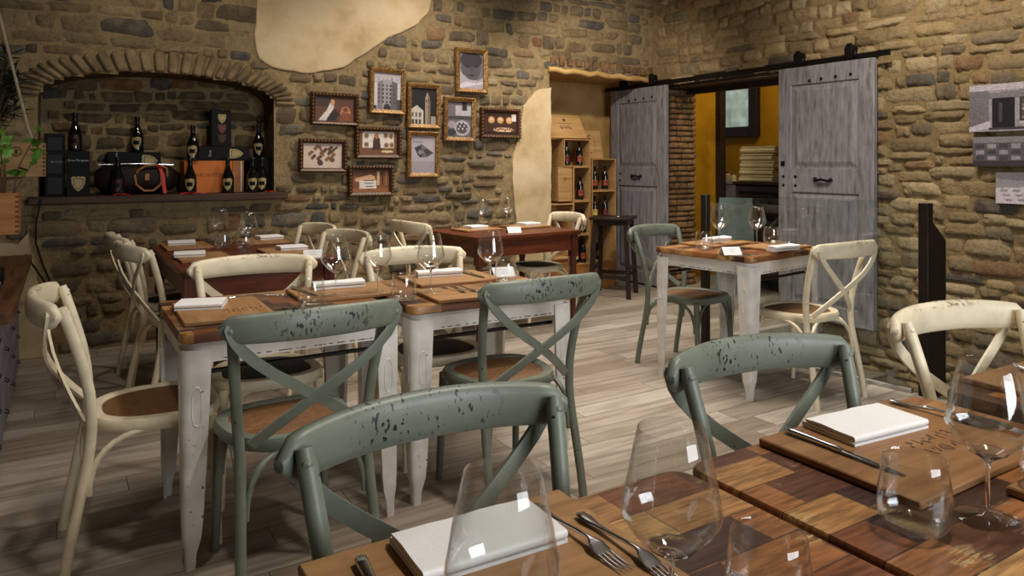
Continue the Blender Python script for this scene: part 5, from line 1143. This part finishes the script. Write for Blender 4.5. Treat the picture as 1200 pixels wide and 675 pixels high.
lw = wx(690, CYF) - wx(645, CYF); MB().prism([(-lw / 2 - .02, 0), (lw / 2, 0), (lw / 2 - .035, .26), (-lw / 2 - .03, .26)], -.012, .012, axis='y').build('board', 'crate_wood', lid, smooth=False)
MB().prism([(0, -.02), (.022, .006), (.012, .02), (0, .012), (-.012, .02), (-.022, .006)], -.0135, -.0125, axis='y').build('burnt_heart', 'burnt_ink', lid, smooth=False, loc=(0, 0, .20))
scribble('burnt_writing', .15, .05, 7, 'burnt_ink', lid, (0, -.0125, .12), (PI / 2, 0, 0), 11); scribble('burnt_writing', .08, .012, 6, 'burnt_ink', lid, (0, -.0125, .075), (PI / 2, 0, 0), 12); MB().box((0, -.0127, .165), (.16, .0006, .004)).build('burnt_line', 'burnt_ink', lid, smooth=False)
pan = thing('crate_board', 'wooden crate panel with burnt writing, leaning on the right crate column', 'sign', ((wx(690, YR) + wx(713, YR)) / 2, YR + .10, zB[3] + .003)); pan.rotation_euler = (math.radians(-10), 0, 0); pw = wx(713, YR) - wx(690, YR)
MB().box((0, 0, .15), (pw, .016, .30), .001).build('board', 'crate_wood', pan, smooth=False)
scribble('burnt_writing', .22, .06, 6, 'burnt_ink', pan, (-.035, -.0085, .15), (PI / 2, PI / 2, 0), 14); scribble('burnt_writing', .14, .02, 8, 'burnt_ink', pan, (.035, -.0085, .13), (PI / 2, PI / 2, 0), 15)

# dark stool before the crates
stl = thing('wooden_stool', 'dark wooden stool with splayed legs between the crates and the left sliding door', 'stool', (4.64, 5.58, 0), math.radians(38))
MB().box((0, 0, .765), (.40, .40, .03), .006).box((0, 0, .725), (.33, .33, .05), .003).build('seat', 'dark_wood', stl)
for sx in (-1, 1):
    for sy in (-1, 1): MB().sect([(sx * .15, sy * .15, .75), (sx * .19, sy * .19, 0)], [[(.02, .02), (.02, -.02), (-.02, -.02), (-.02, .02)]] * 2, (1, 0, 0)).build('leg', 'dark_wood', stl, smooth=False)
for s in (-1, 1):
    MB().box((0, s * .178, .28), (.34, .022, .035)).build('rung', 'dark_wood', stl, smooth=False); MB().box((s * .178, 0, .20), (.022, .34, .035)).build('rung', 'dark_wood', stl, smooth=False)
bk = MB().box((0, 0, .004), (.15, .11, .008), .002).build('leaflet', 'steel_blade'); bk.location = (4.66, 5.52, .7805); bk.rotation_euler = (0, 0, .3); tag(bk, 'small grey leaflet lying on the dark stool', 'leaflet')

# ------------------------------------------------------------------ kitchen things
w2 = bpy.data.objects.new('window_2', None); COL.objects.link(w2); w2['kind'] = 'structure'; w2.location = (KX - .03, 0, 0)
ya, yb_ = wy(845, KX), wy(886, KX); za, zb_ = xz(864, 155, KX), xz(864, 84, KX)
mb = MB()
for y in (ya, yb_): mb.box((0, y, (za + zb_) / 2), (.08, .13, zb_ - za + .13), .004)
for z in (za, zb_): mb.box((0, (ya + yb_) / 2, z), (.08, abs(ya - yb_) - .1, .13), .004)
mb.build('window_frame', 'frame_wood', w2, smooth=False); mb = MB()
N_ = 24; vs = []; 
for k in range(N_ + 1): y = ya + (yb_ - ya) * k / N_; vs += [(-.0 + .012 * math.sin(k * 1.9), y, za), (-.0 + .012 * math.sin(k * 1.9), y, zb_)]
mb.add(vs, [(2 * k, 2 * k + 1, 2 * k + 3, 2 * k + 2) for k in range(N_)]).build('curtain', 'daylit_curtain', w2)
fr_ = MB().box((6.58, 5.97, 1.05), (.10, .10, 2.3), .004).build('trim_13', 'frame_wood', smooth=False); fr_['kind'] = 'structure'
cn = thing('kitchen_counter', 'dark tall counter beyond the doorway, holding the stack of linen', 'counter', (6.42, 0, 0)); cy0, cy1 = 4.3, wy(864, 6.2)
MB().box((0, (cy0 + cy1) / 2, .54), (.5, cy1 - cy0, 1.08), .004).build('body', 'dark_cloth', cn); MB().box((0, (cy0 + cy1) / 2, 1.095), (.56, cy1 - cy0 + .04, .03), .004).build('top', 'dark_wood', cn)
MB().box((-.252, (cy0 + cy1) / 2, .86), (.008, cy1 - cy0 - .1, .30), .002).build('drawer_front', 'black_box', cn); 
sd = thing('side_table', 'low grey cabinet beyond the doorway, left of the dark counter, with small jars', 'cabinet', (6.9, 5.88, 0)); MB().box((0, 0, .53), (.5, .6, 1.06), .004).build('body', 'grey_cabinet', sd); MB().box((0, 0, 1.075), (.54, .64, .03), .004).build('top', 'grey_cabinet', sd)
yc0, yc1 = wy(912, 6.28), wy(872, 6.28)
for k in range(5):
    o = sheet(fold_path(.30, .02, 3), yc1 - yc0 - .02 * (k % 2), .02, 6, .002, k).build('folded_linen', 'linen_stack'); o.location = (6.36, (yc0 + yc1) / 2 + random.uniform(-.01, .01), 1.1105 + .076 * k); o.rotation_euler = (0, 0, PI / 2 + random.uniform(-.04, .04)); tag(o, ['lowest', 'second from below', 'middle', 'second from above', 'topmost'][k] + ' folded linen of the stack on the kitchen counter', 'linen', 'folded linens on the kitchen counter')
for px, h, r, m, l in ((846, .14, .04, 'bottle_glass', 'dark jar on the grey kitchen cabinet, the left one'), (852.5, .10, .04, 'linen_stack', 'pale jar on the grey kitchen cabinet, in the middle'), (860, .08, .032, 'linen_stack', 'small pale jar on the grey kitchen cabinet, the right one')):
    t = thing('kitchen_jar', l, 'jar', (6.8, wy(px, 6.8), 1.0905), 0, 'jars on the kitchen cabinet'); MB().lathe([(0, 0), (r, 0), (r * 1.05, h * .1), (r, h * .75), (r * .7, h * .85), (r * .7, h)], 16, close=True).build('body', m, t); MB().lathe([(r * .75, h), (r * .75, h + .02), (0, h + .022)], 16, close=True).build('lid', 'silver', t)
cc = thing('covered_chair', 'chair under a grey green cloth cover in the doorway behind the glass', 'chair', (5.70, 4.965, 0), math.radians(-55))
MB().prism([(-.20, 0), (.20, 0), (.155, .96), (-.155, .96)], -.03, .03, axis='y').build('back_cover', 'teal_cloth', cc); MB().box((0, .22, .23), (.40, .40, .46), .02).build('seat_cover', 'teal_cloth', cc)

# ------------------------------------------------------------------ left side: cabinet, hanging crates, plants, cable, beam
cab = thing('drawer_cabinet', 'long grey drawer cabinet with a thick wooden top at the left edge', 'cabinet', (0, 0, 0)); CXF = -.245; c0, c1 = 2.9, 5.55
MB().box((CXF - .31, (c0 + c1) / 2, .335), (.60, c1 - c0, .65), .004).build('body', 'grey_cabinet', cab)
MB().box((CXF - .28, (c0 + .62 + c1) / 2, .69), (.70, c1 - c0 - .55, .055), .01, segs=2).build('countertop', 'slab_wood', cab)
for i in range(5):
    y = c0 + .05 + (c1 - c0 - .1) * (i + .5) / 5
    for j in range(4):
        dz = .10 + .15 * j; dr = MB().box((CXF - .004, y, dz), (.016, (c1 - c0) / 5 - .03, .135), .003).build('drawer', 'grey_cabinet', cab); MB().tube([(CXF + .002, y - .028, dz + .02), (CXF + .020, y - .024, dz + .008), (CXF + .020, y + .024, dz + .008), (CXF + .002, y + .028, dz + .02)], .0025, 6).build('handle', 'black_metal', dr)
dv = thing('card_reader', 'small black device with a grey edge on the wooden cabinet top, left edge', 'device', (-.335, 4.3, .718)); MB().box((0, 0, .035), (.17, .16, .07), .006).build('body', 'black_plastic', dv); MB().box((0, -.081, .012), (.16, .004, .016)).build('front_edge', 'silver', dv)
def wood_box(label, x0, x1, Y, d, z0, h, m):
    t = thing('planter_crate', label, 'crate', ((x0 + x1) / 2, Y + d / 2, z0), 0, 'wooden planter crates'); w = x1 - x0; th = .012
    for s in (-1, 1): MB().box((0, s * (d / 2 - th / 2), h / 2), (w, th, h), .001).build('long_side', m, t, smooth=False); MB().box((s * (w / 2 - th / 2), 0, h / 2), (th, d - 2 * th, h), .001).build('end', m, t, smooth=False)
    MB().box((0, 0, th / 2), (w - 2 * th, d - 2 * th, th)).build('bottom', m, t, smooth=False); mb = MB()
    for k in range(int(h / .02)): mb.box((w / 2 - .006, -d / 2 - .0004, .012 + .02 * k), (.012, .001, .009))
    mb.build('finger_joint', 'burnt_ink', t, smooth=False); return t
YU, YL = 4.35, 3.55
u0, u1, uz0, uz1 = wx(-40, YU), wx(53, YU), wz(30, 207, YU), wz(30, 167, YU); l0, l1, lz0, lz1 = wx(-60, YL), wx(22, YL), wz(10, 275, YL), wz(10, 226, YL)
up = wood_box('pale wooden planter crate hung on a rope at the upper left, with a burnt crest', u0, u1, YU, .22, uz0, uz1 - uz0, 'crate_wood'); lo = wood_box('orange wooden planter crate at the left edge, holding the light green plant', l0, l1, YL, .2, lz0, lz1 - lz0, 'orange_crate_wood')
MB().lathe([(.019, 0), (.024, 0), (.024, .0006), (.019, .0006)], 18).box((0, 0, .0003), (.012, .024, .0006)).build('crest', 'burnt_ink', up).matrix_local = Matrix.Translation((wx(19, YU) - (u0 + u1) / 2, -.1105, .125)) @ Matrix.Rotation(PI / 2, 4, 'X')
bm_ = thing('ceiling_beam', 'dark wooden beam end at the top left corner, carrying the rope', 'beam', (0, 0, 0)); bx = wx(2, 4.4); MB().box((bx - .20, 4.85, 2.62), (.62, 2.0, .10), .006).build('beam', 'dark_wood', bm_); MB().box((bx - .3, 4.9, 3.0), (.10, .10, .70), .004).build('post', 'dark_wood', bm_)
rp = MB().tube([(wx(41, YU), YU - .008, wz(41, 172, YU)), (wx(33, YU), YU - .012, wz(33, 150, YU)), (wx(-3, YU), YU - .03, wz(-3, 8, YU))], .007, 8).build('rope', 'rope'); tag(rp, 'pale rope running up from the hanging crate to the dark beam', 'rope')
kr = random.Random(5)
def plant(name, label, c, n, spread, hgt, leafm, leaf, stemm='bark', droop=0.3, needle=False):
    t = thing(name, label, 'plant', c); sb = MB(); lb = MB()
    for k in range(n):
        a = kr.uniform(0, 2 * PI); r = spread * kr.uniform(.3, 1); h = hgt * kr.uniform(.5, 1); tip = Vector((math.cos(a) * r, math.sin(a) * r, h)); mid = Vector((tip.x * .35, tip.y * .35, h * .6)); sb.tube([(0, 0, 0), mid, tip], [.004, .003, .0015], 5)
        m_ = 14 if needle else 5
        for i in range(m_):
            q = .35 + .65 * (i + 1) / m_; p = (mid * (1 - q) + tip * q) if q > .3 else mid; d = Vector((kr.uniform(-1, 1), kr.uniform(-1, 1), kr.uniform(-.3, .9))).normalized(); L = leaf * kr.uniform(.6, 1.2); w = L * (.07 if needle else .28); sd_ = d.cross(Vector((kr.uniform(-1, 1), kr.uniform(-1, 1), kr.uniform(-1, 1)))).normalized()
            lb.add([p, p + d * L * .45 + sd_ * w, p + d * L, p + d * L * .45 - sd_ * w], [(0, 1, 2, 3)])
    sb.build('stem', stemm, t); f = lb.build('foliage', leafm, t, smooth=False); return t
plant('potted_plant', 'light green leafy plant growing from the orange crate at the left edge', (wx(6, YL), YL + .09, lz0 + .02), 11, .14, .42, 'green_leaf', .07)
plant('potted_conifer', 'dark green conifer growing from the hanging crate at the upper left', (wx(-14, YU), YU + .14, uz0 + .02), 46, .16, .62, 'pine_needle', .09, needle=True)
cb = MB().tube([(wx(48, 5.74), 5.735, SZ - .01), (wx(42, 5.74), 5.74, wz(42, 262, 5.74)), (wx(42, 5.76), 5.76, wz(42, 285, 5.76)), (wx(50, 5.78), 5.78, wz(50, 310, 5.78)), (wx(60, 5.79), 5.79, wz(60, 333, 5.79)), (wx(56, 5.7), 5.74, wz(56, 336, 5.74)), (wx(30, 5.6), 5.6, .717)], .006, 6).build('power_cable', 'black_plastic'); tag(cb, 'black cable hanging from the recess shelf down the stone wall', 'cable')
